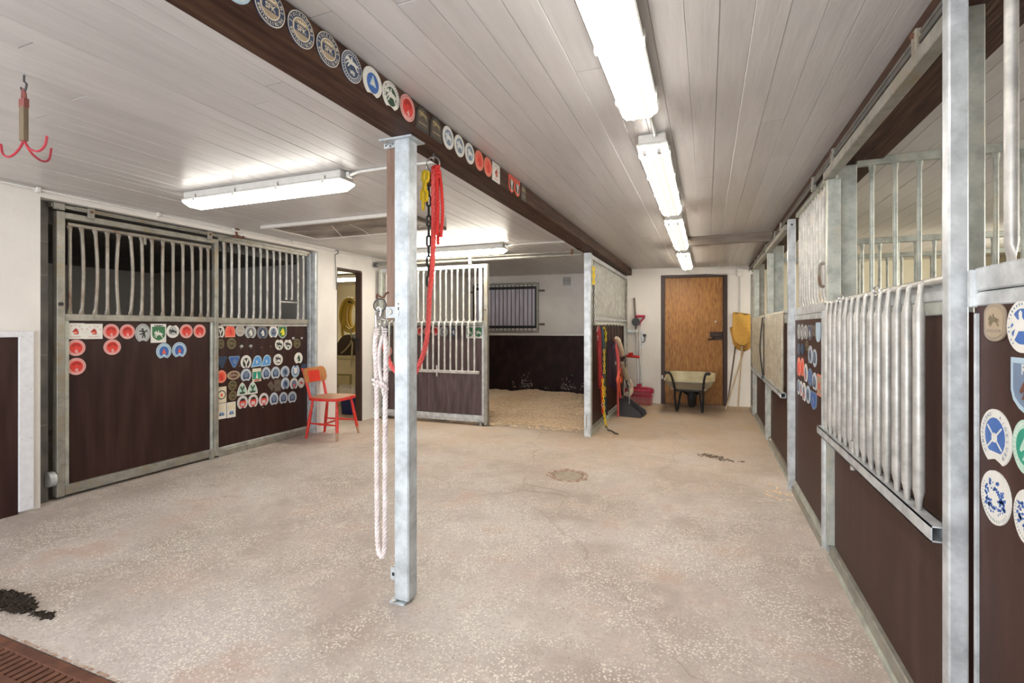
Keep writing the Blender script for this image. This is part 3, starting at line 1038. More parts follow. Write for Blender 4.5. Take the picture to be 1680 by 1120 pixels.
# its track and hangers
tk = thing('sliding_track', 'rusty steel sliding track with hangers above the left box front', 'rail', (-4.37, 3.3, 2.13))
MB().box(-4.40, 2.06, 2.118, -4.36, 4.52, 2.124).box(-4.40, 2.06, 2.118, -4.395, 4.52, 2.152).box(-4.36, 2.06, 2.118, -4.355, 4.52, 2.140).build('track', M_GALVL, tk)
MB().tube([(-4.35, 2.20, 2.136), (-4.35, 3.48, 2.136)], 0.009, 8).build('track_rod', M_GALVL, tk, smooth=True)
for yy in (2.30, 3.26):
    hg = MB().box(-4.356, yy - 0.022, 2.075, -4.342, yy + 0.022, 2.150).build('hanger', M_GALVL, tk, bev=0.002)
    MB().disc((-4.342, yy, 2.125), (1, 0, 0), 0.010, 0.008, 8).build('bolt', M_RUSTIRON, hg)
MB().box(-4.37, 2.07, 2.10, -4.34, 2.135, 2.15).build('track_end', M_GALVL, tk, bev=0.004)
pv = MB().tube(catmull([(-4.30, 3.50, 2.215), (-4.30, 3.50, 2.185), (-4.30, 3.51, 2.155), (-4.29, 3.55, 2.140), (-4.285, 3.575, 2.150)], 5), 0.012, 8)
pv.tube([(-4.30, 3.475, 2.212), (-4.30, 3.53, 2.212)], 0.010, 8)
pv.tube([(-4.30, 3.47, 2.142), (-4.28, 3.555, 2.138)], 0.013, 8)
tag(pv.build('tap_fitting', M_RUSTIRON, smooth=True), 'small rusty pipe fitting on the left wall conduit above the fixed panel', 'fitting')

# --- left panel
p = thing('stall_front', 'dark brown fixed box panel covered with horseshoe plaques, beside the red chair', 'panel', (-4.40, 3.95, 0))
MB().box(-4.415, 3.37, 2.086, -4.375, 4.53, 2.130).build('top_rail', M_GALVL, p, bev=0.003)
MB().box(-4.415, 3.37, 1.288, -4.375, 4.53, 1.345).build('mid_rail', M_GALVL, p, bev=0.003)
MB().box(-4.41, 3.40, 1.262, -4.388, 4.515, 1.286).build('mid_rail', M_BAR, p, bev=0.002)
MB().box(-4.412, 3.39, 0.085, -4.398, 4.52, 1.262).build('panel', M_PLY, p)
MB().box(-4.44, 3.37, 0.0, -4.37, 4.53, 0.060).build('kick_rail', M_GALVL, p, bev=0.004)
MB().box(-4.425, 3.37, 0.060, -4.385, 4.53, 0.088).build('kick_rail', M_GALVG, p, bev=0.003)
MB().box(-4.43, 4.53, 0.0, -4.36, 4.555, 2.13).build('post', M_GALV, p, bev=0.003)
MB().box(-4.40, 4.558, 0.0, -4.31, 4.59, 2.13).build('post', M_GALV, p, bev=0.003)
for i, yy in enumerate((3.44, 3.526, 3.611, 3.698, 3.783, 3.868, 3.952, 4.038, 4.123, 4.212, 4.292, 4.379, 4.462)):
    zb = 1.56 if i in (9, 10) else 1.343
    bar((-4.396, yy, zb), (-4.396, yy, 2.088), 0.0125, M_BAR, p, flat0=True)
MB().tube([(-4.396, 4.123, 1.535), (-4.396, 4.379, 1.535)], 0.010, 8).build('hatch_bar', M_BAR, p, smooth=True)
MB().cyl((-4.43, 3.478, 1.345), (-4.43, 3.478, 2.09), 0.016, 8).build('inner_pole', M_BARL, p, smooth=True)
nl = MB()
for (yy, zz) in ((3.63, 1.03), (3.75, 1.035), (3.88, 1.04), (4.0, 1.045), (4.12, 1.06), (3.62, .86), (3.74, .865), (3.87, .87), (4.0, .875), (4.14, .88), (3.9, .40), (4.1, .42), (4.28, .405), (3.55, .38)):
    nl.disc((-4.398, yy, zz), (1, 0, 0), 0.005, 0.003, 6)
nl.build('screw_heads', M_STEEL, p)['kind'] = 'stuff'
wh = MB().tube(catmull([(-4.285, 4.855, 2.185), (-4.27, 4.875, 2.205), (-4.26, 4.89, 2.195), (-4.262, 4.885, 2.165), (-4.275, 4.855, 2.15)], 6)
               + [Vector((-4.28, 4.862, 2.1)), Vector((-4.284, 4.893, 1.715))], 0.005, 6)
tag(wh.build('wire_hook', M_DARKGREY, smooth=True), 'long thin dark wire hook hung over the conduit beside the doorway', 'hook')

# --- far feeding gate (slid open in front of the end box)
fg = thing('feeding_gate', 'grey barred feeding gate with brown panel, behind the steel pillar', 'gate', (-3.42, 5.68, 0))
YM = 5.68
MB().box(-2.622, YM - 0.03, 0.02, -2.573, YM + 0.03, 2.055).build('stile', M_GALVL, fg, bev=0.003)
MB().box(-2.70, YM - 0.012, 1.29, -2.655, YM + 0.012, 2.005).build('stile', M_GALV, fg, bev=0.003)
MB().box(-2.655, YM - 0.018, 0.10, -2.625, YM + 0.012, 1.29).build('stile', M_GALV, fg, bev=0.003)
MB().box(-4.22, YM - 0.03, 0.02, -4.17, YM + 0.03, 2.055).build('stile', M_GALVG, fg, bev=0.003)
MB().box(-4.17, YM - 0.025, 2.005, -2.622, YM + 0.025, 2.055).build('top_rail', M_GALV, fg, bev=0.003)
MB().box(-4.17, YM - 0.02, 1.275, -2.622, YM + 0.02, 1.330).build('mid_rail', M_GALVG, fg, bev=0.003)
MB().box(-4.17, YM - 0.025, 0.045, -2.622, YM + 0.025, 0.080).build('bottom_rail', M_GALV, fg, bev=0.003)
MB().box(-4.17, YM - 0.030, 0.080, -2.622, YM + 0.02, 0.130).build('bottom_rail', M_GALV, fg, bev=0.003)
MB().box(-4.17, YM - 0.004, 0.130, -2.622, YM + 0.012, 1.275).build('panel', M_PLYM, fg)
for i in range(18):
    xx = -2.752 - 0.0852 * i
    if xx < -4.15:
        break
    bar((xx, YM, 1.328), (xx, YM, 2.008), 0.0125, M_BAR, fg, axis='y')
for i in range(17):
    xx = -2.715 - 0.0852 * i
    if xx < -4.12:
        break
    mb = MB().tube(catmull([(xx, YM - 0.02, 1.318), (xx, YM - 0.075, 1.325), (xx, YM - 0.105, 1.29), (xx, YM - 0.105, 1.15), (xx, YM - 0.105, 0.70)], 5), 0.0135, 8)
    mb.build('yoke_bar', M_BAR, fg, smooth=True)
MB().box(-4.14, YM - 0.125, 0.665, -2.655, YM - 0.085, 0.702).build('yoke_rail', M_BAR, fg, bev=0.003)
MB().box(-4.12, YM - 0.09, 1.31, -2.63, YM - 0.02, 1.322).build('yoke_rail', M_BAR, fg)
MB().cyl((-3.255, YM - 0.105, 0.62), (-3.255, YM - 0.105, 0.76), 0.012, 8).build('drop_bolt', M_BAR, fg, smooth=True)
MB().disc((-2.598, YM - 0.03, 1.47), (0, -1, 0), 0.012, 0.012, 8).build('bolt', M_RUSTIRON, fg)
MB().box(-2.68, YM - 0.04, 0.003, -2.645, YM - 0.03, 0.06).build('floor_guide', M_GALVL, fg)
ft = thing('sliding_track', 'pale sliding track tube across the front of the end box', 'rail', (-2.8, 5.58, 2.1))
MB().tube([(-4.28, 5.62, 2.107), (-1.33, 5.545, 2.090)], 0.017, 10).build('track', M_GALVL, ft, smooth=True)
MB().tube([(-4.28, 5.615, 2.145), (-1.33, 5.545, 2.128)], 0.010, 8).build('track', M_GALVL, ft, smooth=True)
MB().box(-2.80, 5.57, 2.05, -2.76, 5.60, 2.15).build('hanger', M_GALV, ft, bev=0.002)
MB().box(-1.46, 5.53, 2.085, -1.44, 5.56, 2.15).build('track_clamp', M_RUSTIRON, ft)
MB().box(-4.27, 5.60, 2.085, -4.22, 5.64, 2.13).build('track_end', M_DARKGREY, ft)

# --- partition between the end box and the passage
pt = thing('box_partition', 'galvanised box partition with upper bars and brown lower panel, ending at the passage', 'partition', (-1.27, 6.95, 0))
pt['kind'] = 'thing'
MB().box(-1.312, 5.55, 0.0, -1.232, 5.63, 2.105).build('post', M_GALV, pt, bev=0.004)
MB().box(-1.290, 5.545, 0.11, -1.276, 5.552, 0.25).build('bolt_slot', M_GALVL, pt)
MB().box(-1.295, 5.63, 2.05, -1.245, 8.36, 2.10).build('top_rail', M_GALV, pt, bev=0.003)
MB().box(-1.295, 5.63, 1.335, -1.235, 8.36, 1.375).build('mid_rail', M_GALV, pt, bev=0.003)
MB().box(-1.285, 5.63, 1.275, -1.245, 8.36, 1.325).build('mid_rail', M_GALVG, pt, bev=0.003)
MB().box(-1.276, 5.63, 0.09, -1.262, 8.36, 1.275).build('panel', M_PLYR, pt)
MB().box(-1.295, 5.63, 0.0, -1.235, 8.36, 0.05).build('kick_rail', M_GALVG, pt, bev=0.003)
MB().box(-1.285, 5.63, 0.05, -1.25, 8.36, 0.095).build('kick_rail', M_GALVL, pt, bev=0.003)
MB().box(-1.31, 8.30, 0.0, -1.235, 8.355, 2.06).build('post', M_GALVL, pt, bev=0.004)
MB().box(-1.245, 8.02, 0.05, -1.24, 8.30, 1.275).build('end_plate', M_GALV, pt)
for i in range(30):
    yy = 5.72 + i * 0.087
    if yy > 8.28:
        break
    bar((-1.27, yy, 1.373), (-1.27, yy, 2.052), 0.0125, M_BARP, pt)
MB().box(-1.25, 5.95, 1.29, -1.225, 7.6, 1.302).build('hook_rail', M_WHITE, pt)

# ------------------------------------------------------------------ right-hand row of boxes
XR = 0.62


def square_post(name, label, x0, x1, y0, y1, z1, m, hole=None, rust=None):
    t = thing(name, label, 'post', ((x0 + x1) / 2, (y0 + y1) / 2, 0))
    t['kind'] = 'thing'
    MB().box(x0, y0, 0, x1, y1, z1).build('post_body', m, t, bev=0.004)
    if hole:
        MB().disc((hole[0], y0 - 0.0005, hole[1]), (0, -1, 0), hole[2], 0.001, 12).build('bolt_hole', M_BLACK, t)
    return t


square_post('guide_post', 'nearest pale galvanised post at the right, with a hole near its top', 0.58, 0.622, 1.597, 1.638, 2.205, M_GALV, (0.597, 2.10, 0.0075))
square_post('box_post', 'greenish galvanised box post right behind the nearest guide post', 0.662, 0.722, 1.76, 1.84, 2.165, M_GALVG)
square_post('box_post', 'wide stained box post beside the door stile, before the feeding bars', 0.66, 0.752, 3.15, 3.24, 2.13, M_GALVG)
square_post('guide_post', 'slim galvanised guide post standing at the far end of the narrow plaque panel', 0.58, 0.633, 4.31, 4.36, 2.085, M_GALV, (0.606, 2.04, 0.008))
square_post('box_post', 'dark-knotted box post behind the second feeding gate of the passage', 0.66, 0.765, 5.98, 6.07, 2.13, M_GALVG)
square_post('box_post', 'farthest box post of the right row near the brooms', 0.66, 0.74, 7.62, 7.70, 2.13, M_GALVL)
square_post('guide_post', 'rusty guide post at the very end of the right row beside the brooms', 0.62, 0.66, 8.30, 8.36, 2.06, M_GALVL)

# header timber, track and hangers
hd = tag(MB().box(0.618, -0.4, 2.152, 0.88, 8.6, CZ + 0.002).build('header_timber', M_BEAM, bev=0.006),
         'dark brown header timber along the ceiling above the right row of boxes', 'beam', kind='thing')
rt = thing('sliding_track', 'long steel sliding track with hangers above the right row of boxes', 'rail', (0.60, 4.5, 2.15))
MB().tube([(0.606, 0.3, 2.146), (0.606, 8.4, 2.146)], 0.008, 8).build('track', M_TRACKDK, rt, smooth=True)
MB().box(0.596, 0.3, 2.110, 0.602, 8.4, 2.128).build('track', M_TRACKDK, rt)
for yy in (1.86, 2.94, 3.45, 4.85, 5.25, 6.05, 6.9, 7.35):
    hg = MB().box(0.588, yy - 0.018, 2.075, 0.612, yy + 0.018, 2.160).build('hanger', M_GALVL, rt, bev=0.003)
    MB().disc((0.588, yy, 2.145), (-1, 0, 0), 0.009, 0.006, 8).build('bolt', M_RUSTIRON, hg)


def feeding_door(label, y0, y1, n, ps, bars_y=None, top=2.088, rail_z=(0.672, 0.715), ztop=1.385, m_bar=M_BAR, bent=None, clip=False):
    """sliding feeding door: y0 near edge, y1 far edge"""
    t = thing('feeding_gate', label, 'gate', (XR, (y0 + y1) / 2, 0))
    # light frame
    MB().box(0.585, y0, top - 0.045, 0.632, y1, top).build('top_rail', M_GALVL, t, bev=0.003)
    MB().box(0.598, y1 - 0.040, 0.085, 0.660, y1, top - 0.045).build('stile', M_GALVG, t, bev=0.003)
    MB().cyl((0.606, y1 + 0.024, 0.05), (0.606, y1 + 0.024, 1.34), 0.024, 12).build('pole', M_GALV, t, smooth=True)
    MB().box(0.615, y0, 1.325, 0.655, y1 - 0.04, 1.375).build('mid_rail', M_GALV, t, bev=0.003)
    MB().box(0.618, y0, 1.285, 0.650, y1 - 0.04, 1.325).build('mid_rail', M_GALVG, t, bev=0.003)
    MB().box(0.632, y0, 0.08, 0.648, y1 - 0.02, 1.29).build('panel', M_PLYR, t)
    MB().box(0.612, y0, 0.018, 0.648, y1 - 0.01, 0.085).build('bottom_rail', M_GALVL, t, bev=0.004)
    MB().box(0.604, y0, 0.0, 0.628, y1 - 0.01, 0.030).build('bottom_rail', M_GALVG, t, bev=0.003)
    ys = bars_y or [y0 + 0.07 + (y1 - y0 - 0.17) * i / (n - 1) for i in range(n)]
    for yy in ys:
        # each bar loops over the rail, stands off the panel and ends flattened on the lower tube
        q = [(0.618, yy, ztop - 0.012), (0.598, yy, ztop), (0.585, yy, ztop - 0.012), (0.582, yy, ztop - 0.05), (0.580, yy, ztop - 0.09), (0.580, yy, (ztop + 0.7) / 2), (0.580, yy, rail_z[1] + 0.055), (0.580, yy, rail_z[1] + 0.03), (0.580, yy, rail_z[1] - 0.004)]
        rr = [0.0075, 0.0075, 0.0075, 0.008, 0.0155, 0.0155, 0.0155, 0.010, 0.0075]
        MB().tube(q, rr, 10).build('yoke_bar', m_bar, t, smooth=True)
    tb = MB()
    za, zb = rail_z
    ya, yb = y0 + 0.01, y1 + 0.02
    w = 0.004
    tb.box(0.560, ya, za, 0.600, yb, za + w).box(0.560, ya, zb - w, 0.600, yb, zb).box(0.560, ya, za, 0.560 + w, yb, zb).box(0.600 - w, ya, za, 0.600, yb, zb)
    tb.build('yoke_rail', M_GALV, t)
    MB().tube([(0.600, y0 + 0.02, ztop - 0.004), (0.600, y1, ztop - 0.004)], 0.011, 8).build('yoke_rail', M_BAR, t, smooth=True)
    MB().cyl((0.580, (y0 * 0.42 + y1 * 0.58), za - 0.03), (0.580, (y0 * 0.42 + y1 * 0.58), zb + 0.05), 0.011, 8).build('drop_bolt', M_BAR, t, smooth=True)
    if clip:
        for yy in ps:
            r_ = MB()
            ring(r_, (0.585, yy, ztop + 0.002), 0.017, 0.004, (1, 0.3, 0))
            r_.build('snap_ring', M_STEEL, t, smooth=True)
    return t


feeding_door('nearest feeding gate of the right row, with thick bars standing before its brown panel', 1.64, 3.11, 14, (2.20, 2.72),
             bars_y=(2.995, 2.900, 2.805, 2.712, 2.617, 2.521, 2.427, 2.333, 2.242, 2.153, 2.064, 1.968, 1.881, 1.790), clip=True)
feeding_door('second feeding gate of the right row, between the slim guide post and the far post', 4.55, 5.93, 14, (), m_bar=M_BART)
feeding_door('farthest feeding gate of the right row, with one bent bar beside the brooms', 6.12, 7.52, 12, (), m_bar=M_BART)
MB().tube(catmull([(0.575, 6.14, 1.36), (0.555, 6.17, 1.1), (0.555, 6.17, 0.95), (0.578, 6.13, 0.70)], 6), 0.006, 6).build('bent_wire', M_BLACK, bpy.data.objects['feeding_gate.003'])


def fixed_panel(label, y0, y1, bys, m_panel, zt=2.12, r=0.0125, m_b=M_BAR):
    t = thing('stall_front', label, 'panel', (XR, (y0 + y1) / 2, 0))
    MB().box(0.628, y0, 2.085, 0.668, y1, zt).build('top_rail', M_GALVG, t, bev=0.003)
    MB().box(0.622, y0, 1.340, 0.668, y1, 1.398).build('mid_rail', M_GALV, t, bev=0.004)
    MB().box(0.622, y0, 1.303, 0.660, y1, 1.337).build('mid_rail', M_GALV, t, bev=0.003)
    MB().box(0.626, y0, 0.085, 0.640, y1, 1.303).build('panel', m_panel, t)
    MB().box(0.612, y0, 0.03, 0.648, y1, 0.088).build('kick_rail', M_GALVG, t, bev=0.003)
    MB().box(0.600, y0, 0.0, 0.628, y1, 0.040).build('kick_rail', M_GALVL, t, bev=0.003)
    for yy in bys:
        bar((0.645, yy, 1.396), (0.645, yy, 2.09), r, m_b, t)
    return t


pb = fixed_panel('narrow right box panel full of small plaques, between the two feeding gates', 3.26, 4.29, [3.30 + 0.0885 * i for i in range(11)], M_PLYR)
MB().box(0.612, 3.135, 0.02, 0.622, 3.165, 0.20).build('corner_bracket', M_GALV, pb, bev=0.002)
MB().box(0.612, 3.18, 0.03, 0.618, 3.255, 0.22).build('corner_bracket', M_GALV, pb, bev=0.002)
MB().tube(catmull([(0.622, 3.27, 1.62), (0.60, 3.27, 1.60), (0.60, 3.27, 1.50), (0.622, 3.27, 1.48)], 5), 0.009, 6).build('latch', M_BARL, pb, smooth=True)
pn = fixed_panel('nearest right box panel with large plaques, cut by the right edge of the picture', 0.30, 1.578, [1.463 - 0.0845 * i for i in range(14)], M_PLYR, r=0.0135)
MB().box(0.612, 1.565, 1.30, 0.640, 1.585, 1.395).build('rail_end', M_GALV, pn, bev=0.003)
MB().box(0.618, 1.555, 0.0, 0.626, 1.566, 1.285).build('edge_strip', M_GALV, pn, bev=0.001)
MB().box(0.640, 1.566, 0.0, 0.652, 1.60, 1.30).build('edge_strip', M_GALVG, pn)
fixed = fixed_panel('last narrow barred panel at the far end of the right row', 7.72, 8.28, [7.78 + 0.09 * i for i in range(5)], M_PLYR)


def cross_partition(label, y, x0, x1, zt, pitch, zm=1.30):
    t = thing('box_partition', label, 'partition', ((x0 + x1) / 2, y, 0))
    t['kind'] = 'thing'
    MB().box(x0, y - 0.02, zt - 0.045, x1, y + 0.02, zt).build('top_rail', M_GALVG, t, bev=0.003)
    MB().box(x0, y - 0.02, zm, x1, y + 0.02, zm + 0.05).build('mid_rail', M_GALVG, t, bev=0.003)
    MB().box(x0, y - 0.008, 0.02, x1, y + 0.008, zm).build('panel', M_PLYR, t)
    n = int((x1 - x0) / pitch)
    for i in range(n):
        xx = x0 + pitch * (i + 0.7)
        if xx < x1 - 0.03:
            bar((xx, y, zm + 0.048), (xx, y, zt - 0.043), 0.0115, M_GALVG, t, axis='y')
    return t


cross_partition('first barred cross partition inside the right boxes, seen through the opening', 3.19, 0.755, 3.78, 2.17, 0.104)
cross_partition('second barred cross partition inside the right boxes, lower behind the first one', 4.66, 0.72, 3.78, 1.955, 0.115)
cross_partition('far barred cross partition inside the right boxes, beyond the second feeding gate', 6.03, 0.77, 3.78, 2.0, 0.12)

# ------------------------------------------------------------------ end box: barred window, vent, bedding
wz = thing('barred_window', 'hinged window with thin dark bars in the end box wall', 'window', bkM @ Vector((0.75, -0.03, 1.16)))
wz['kind'] = 'thing'
s0, s1 = 0.10, 1.41
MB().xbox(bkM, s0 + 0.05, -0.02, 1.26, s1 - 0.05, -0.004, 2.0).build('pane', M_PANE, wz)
MB().xbox(bkM, s0, -0.045, 1.155, s1, -0.005, 1.19).build('frame', M_GALVL, wz, bev=0.003)
MB().xbox(bkM, s0, -0.045, 2.050, s1, -0.005, 2.085).build('frame', M_GALVL, wz, bev=0.003)
MB().xbox(bkM, s0, -0.045, 1.19, s0 + 0.035, -0.005, 2.05).build('frame', M_FRAME, wz, bev=0.003)
MB().xbox(bkM, s1 - 0.04, -0.045, 1.19, s1, -0.005, 2.05).build('frame', M_GALVL, wz, bev=0.003)
MB().xbox(bkM, s0 + 0.035, -0.03, 1.235, s1 - 0.04, -0.006, 1.285).build('inner_rail', M_BLACK, wz)
MB().xbox(bkM, s0 + 0.035, -0.03, 1.965, s1 - 0.04, -0.006, 2.015).build('inner_rail', M_BLACK, wz)
MB().xbox(bkM, s1 - 0.075, -0.03, 1.285, s1 - 0.04, -0.006, 1.965).build('inner_rail', M_BLACK, wz)
for i in range(23):
    s = s0 + 0.055 + i * 0.0805
    if s < s1 - 0.05:
        MB().cyl(bkM @ Vector((s, -0.038, 1.19)), bkM @ Vector((s, -0.038, 2.05)), 0.0065, 6).build('window_bar', M_FRAME, wz)
for (a, c) in ((s1, s1 + 0.11), (s0 - 0.09, s0)):
    for zz in (1.93, 1.31):
        MB().xbox(bkM, a, -0.03, zz - 0.018, c, -0.002, zz + 0.018).build('hinge_strap', M_BOARDBROWN, wz, bev=0.002)
MB().xbox(bkM, s0 + 0.19, -0.05, 1.19, s0 + 0.24, -0.02, 2.05).build('frame', M_GALVL, wz)
vt = thing('wall_vent', 'small slatted wall vent high on the end box wall', 'vent', bkM @ Vector((1.93, 0, 2.07)))
MB().xbox(bkM, 1.865, -0.02, 2.02, 2.00, 0, 2.155).build('vent_body', M_DARKGREY, vt)
for i in range(5):
    MB().xbox(bkM, 1.86, -0.035, 2.025 + i * 0.026, 2.005, -0.018, 2.039 + i * 0.026).build('slat', M_PLASTIC, vt)

rs = random.Random(3)
bd = MB()
NX, NY = 70, 70
bx0, bx1, by0, by1 = -4.27, -1.30, 5.74, 8.54


def bed_h(x_, y_):
    fr_ = 5.93 + 0.06 * sin(x_ * 5.1) + 0.035 * sin(x_ * 13 + 1) - (0.17 if x_ < -2.55 else 0.17 * max(0, (-2.2 - x_) / 0.35) if x_ < -2.2 else 0)
    d = y_ - fr_
    if d < 0:
        return -0.004
    return min(1, d / 0.5) * (0.055 + 0.014 * sin(x_ * 4 + y_ * 3) + 0.012 * sin(x_ * 9 - y_ * 7)) + min(1, d / 1.2) * 0.03 + 0.006 * sin(x_ * 31) * sin(y_ * 27) + 0.002


for j in range(NY + 1):
    for i in range(NX + 1):
        xx, yy = bx0 + (bx1 - bx0) * i / NX, by0 + (by1 - by0) * j / NY
        bd.v.append((xx, yy, bed_h(xx, yy) + rs.uniform(-0.004, 0.004)))
for j in range(NY):
    for i in range(NX):
        a = j * (NX + 1) + i
        bd.f.append((a, a + 1, a + NX + 2, a + NX + 1))
for _ in range(15000):
    xx, yy = rs.uniform(-3.2, bx1 - 0.02), by0 + (by1 - by0) * rs.random() ** 1.7
    h = bed_h(xx, yy)
    if h < -0.001 and rs.random() > 0.10:
        continue
    L, W = rs.uniform(0.006, 0.018), rs.uniform(0.004, 0.010)
    M = Matrix.Translation((xx, yy, max(h, 0) + 0.007)) @ Matrix.Rotation(rs.uniform(0, 6.3), 4, 'Z') @ Matrix.Rotation(rs.uniform(-.8, .8), 4, 'X')
    o = len(bd.v)
    for q in ((-L, -W, 0), (L, -W, 0.002), (L, W, 0), (-L, W, 0.003), (0, 0, -0.004)):
        bd.v.append(tuple(M @ Vector(q)))
    bd.f += [(o, o + 1, o + 2, o + 3), (o + 1, o, o + 4), (o + 2, o + 1, o + 4), (o + 3, o + 2, o + 4), (o, o + 3, o + 4)]
tag(bd.build('wood_shavings', M_SHAVE), 'deep bed of pale wood shavings on the end box floor', 'bedding', kind='stuff')

# ------------------------------------------------------------------ stable plaques


def ell(rx, ry, n=26, cx=0, cy=0, a0=0.0, a1=2 * pi):
    full = abs(a1 - a0 - 2 * pi) < 1e-6
    k = n if full else n + 1
    return [(cx + rx * cos(a0 + (a1 - a0) * i / n), cy + ry * sin(a0 + (a1 - a0) * i / n)) for i in range(k)]


def flip(p):
    return [(a, -c) for a, c in reversed(p)]


def outline(sh):
    if sh in ('round', 'oval'):
        return ell(.5, .5)
    if sh == 'square':
        return [(-.5, -.5), (.5, -.5), (.5, .5), (-.5, .5)]
    if sh == 'diamond':
        return [(-.5, .12), (.14, -.5), (.5, -.05), (-.05, .5)]
    if sh == 'arch':
        return [(-.5, -.5), (.5, -.5)] + ell(.5, .55, 14, 0, -.05, 0, pi)
    if sh == 'archdown':
        return flip([(-.5, -.5), (.5, -.5)] + ell(.5, .35, 14, 0, .15, 0, pi))
    if sh == 'leanarch':
        return [(a + (c - .1) * .22 if c < .1 else a + .0 * c, c) for a, c in [(-.46, -.5), (.5, -.42), (.5, .0)] + ell(.42, .5, 12, .06, 0, 0.1, pi) + [(-.38, -.05)]]
    if sh == 'hshoe':
        o = ell(.5, .5, 26, 0, 0, radians(-62), radians(242))
        return o + [(-.15, -.41), (0, -.375), (.15, -.41)]
    if sh == 'ushoe':
        return flip(outline('hshoe'))
    if sh == 'tridown':
        return ell(.13, .13, 6, -.36, .36, radians(80), radians(210)) + ell(.16, .13, 6, 0, -.36, radians(210), radians(330)) + ell(.13, .13, 6, .36, .36, radians(-30), radians(100))
    if sh == 'triup':
        return [(-.5, -.5), (.5, -.5), (.48, -.22), (.36, .1), (.2, .34), (0, .5), (-.2, .34), (-.36, .1), (-.48, -.22)]
    if sh == 'shield':
        return [(-.5, .5), (-.5, -.1), (-.42, -.28), (-.22, -.42), (0, -.5), (.22, -.42), (.42, -.28), (.5, -.1), (.5, .5)]
    if sh == 'capsule':
        return ell(.5, .27, 14, 0, .23, 0, pi) + ell(.5, .27, 14, 0, -.23, pi, 2 * pi)
    if sh == 'egg':
        return [(a * (1 + .10 * c) + .06 * c, c) for a, c in ell(.48, .5)]
    return ell(.5, .5)


HORSE = [(-.45, -.02), (-.50, .10), (-.44, .20), (-.35, .27), (-.30, .34), (-.26, .28), (-.14, .17), (-.08, .18), (-.10, .34), (-.04, .42), (.02, .36), (.02, .24), (.08, .16), (.22, .15), (.33, .07), (.45, .06), (.50, -.14), (.43, -.05), (.35, -.04),
         (.38, -.2), (.48, -.38), (.41, -.42), (.29, -.25), (.18, -.12), (.02, -.12), (-.10, -.12), (-.2, -.26), (-.32, -.42), (-.38, -.38), (-.28, -.22), (-.23, -.06), (-.36, -.14), (-.44, -.30), (-.49, -.26), (-.40, -.06), (-.28, .04), (-.33, .1), (-.40, .04)]
HEAD = [(-.34, -.02), (-.40, -.14), (-.30, -.20), (-.14, -.10), (-.04, -.12), (-.10, -.30), (-.24, -.46), (.34, -.46), (.36, -.16), (.28, .16), (.12, .34), (.06, .46), (.0, .36), (-.10, .30), (-.22, .14)]
LION = [(-.10, -.44), (.02, -.44), (.04, -.22), (.14, -.30), (.14, -.44), (.26, -.44), (.26, -.22), (.20, -.06), (.22, .08), (.38, .20), (.42, .06), (.48, .14), (.42, .32), (.30, .28), (.16, .18), (.06, .24), (.06, .42), (-.12, .46), (-.18, .34), (-.10, .26), (-.28, .22), (-.42, .30), (-.38, .16), (-.22, .12), (-.08, .12), (-.04, .0), (-.24, -.02), (-.40, -.10), (-.34, -.16), (-.16, -.12), (-.02, -.14), (-.10, -.26)]
ARCHBAND = ell(.46, .46, 14, 0, -.12, radians(5), radians(175)) + list(reversed(ell(.20, .18, 10, 0, -.12, radians(5), radians(175))))
TRI = [(-.38, -.34), (.38, -.34), (0, .42)]
TRAP = [(-.42, -.36), (.42, -.36), (.24, .30), (-.24, .30)]
ZIG = [(-.40, -.4), (-.22, -.4), (-.12, .0), (.0, -.4), (.14, -.4), (.22, .05), (.30, -.4), (.44, -.4), (.34, .4), (.18, .4), (.06, -.02), (-.04, .4), (-.2, .4), (-.28, .05), (-.34, .4), (-.46, .3)]
BARS4 = None
SH = outline('shield')
CROWN = [(-.42, -.3), (.42, -.3), (.5, .3), (.24, -.02), (.14, .4), (0, .0), (-.14, .4), (-.24, -.02), (-.5, .3)]
FORKV = [(-.1, -.5), (.1, -.5), (.12, -.1), (.44, .34), (.22, .5), (0, .12), (-.22, .5), (-.44, .34), (-.12, -.1)]

C = dict(pink=(.70, .36, .33), red=(.68, .045, .03), dred=(.42, .02, .015), white=(.72, .70, .64), cream=(.74, .66, .50), grey=(.42, .43, .42), dgrey=(.16, .165, .17), black=(.02, .02, .022), navy=(.030, .055, .12), blue=(.045, .13, .40),
         lblue=(.20, .42, .70), paleblue=(.42, .55, .64), green=(.035, .16, .06), dgreen=(.03, .075, .045), yellow=(.80, .70, .04), bronze=(.055, .042, .02), bronzel=(.16, .125, .06), brown=(.13, .045, .03), tanl=(.40, .31, .21), tan=(.30, .235, .17), slate=(.035, .06, .09),
         taupe=(.085, .065, .048), taupel=(.13, .10, .08), orange=(.80, .11, .06), orangel=(.80, .25, .17), sky=(.10, .32, .66), ivory=(.74, .72, .66), gold=(.34, .27, .13), darkpl=(.035, .03, .026), teal=(.02, .30, .20), tealp=(.45, .62, .52), greyblue=(.16, .22, .32), silverb=(.48, .53, .58), silverr=(.60, .56, .55))
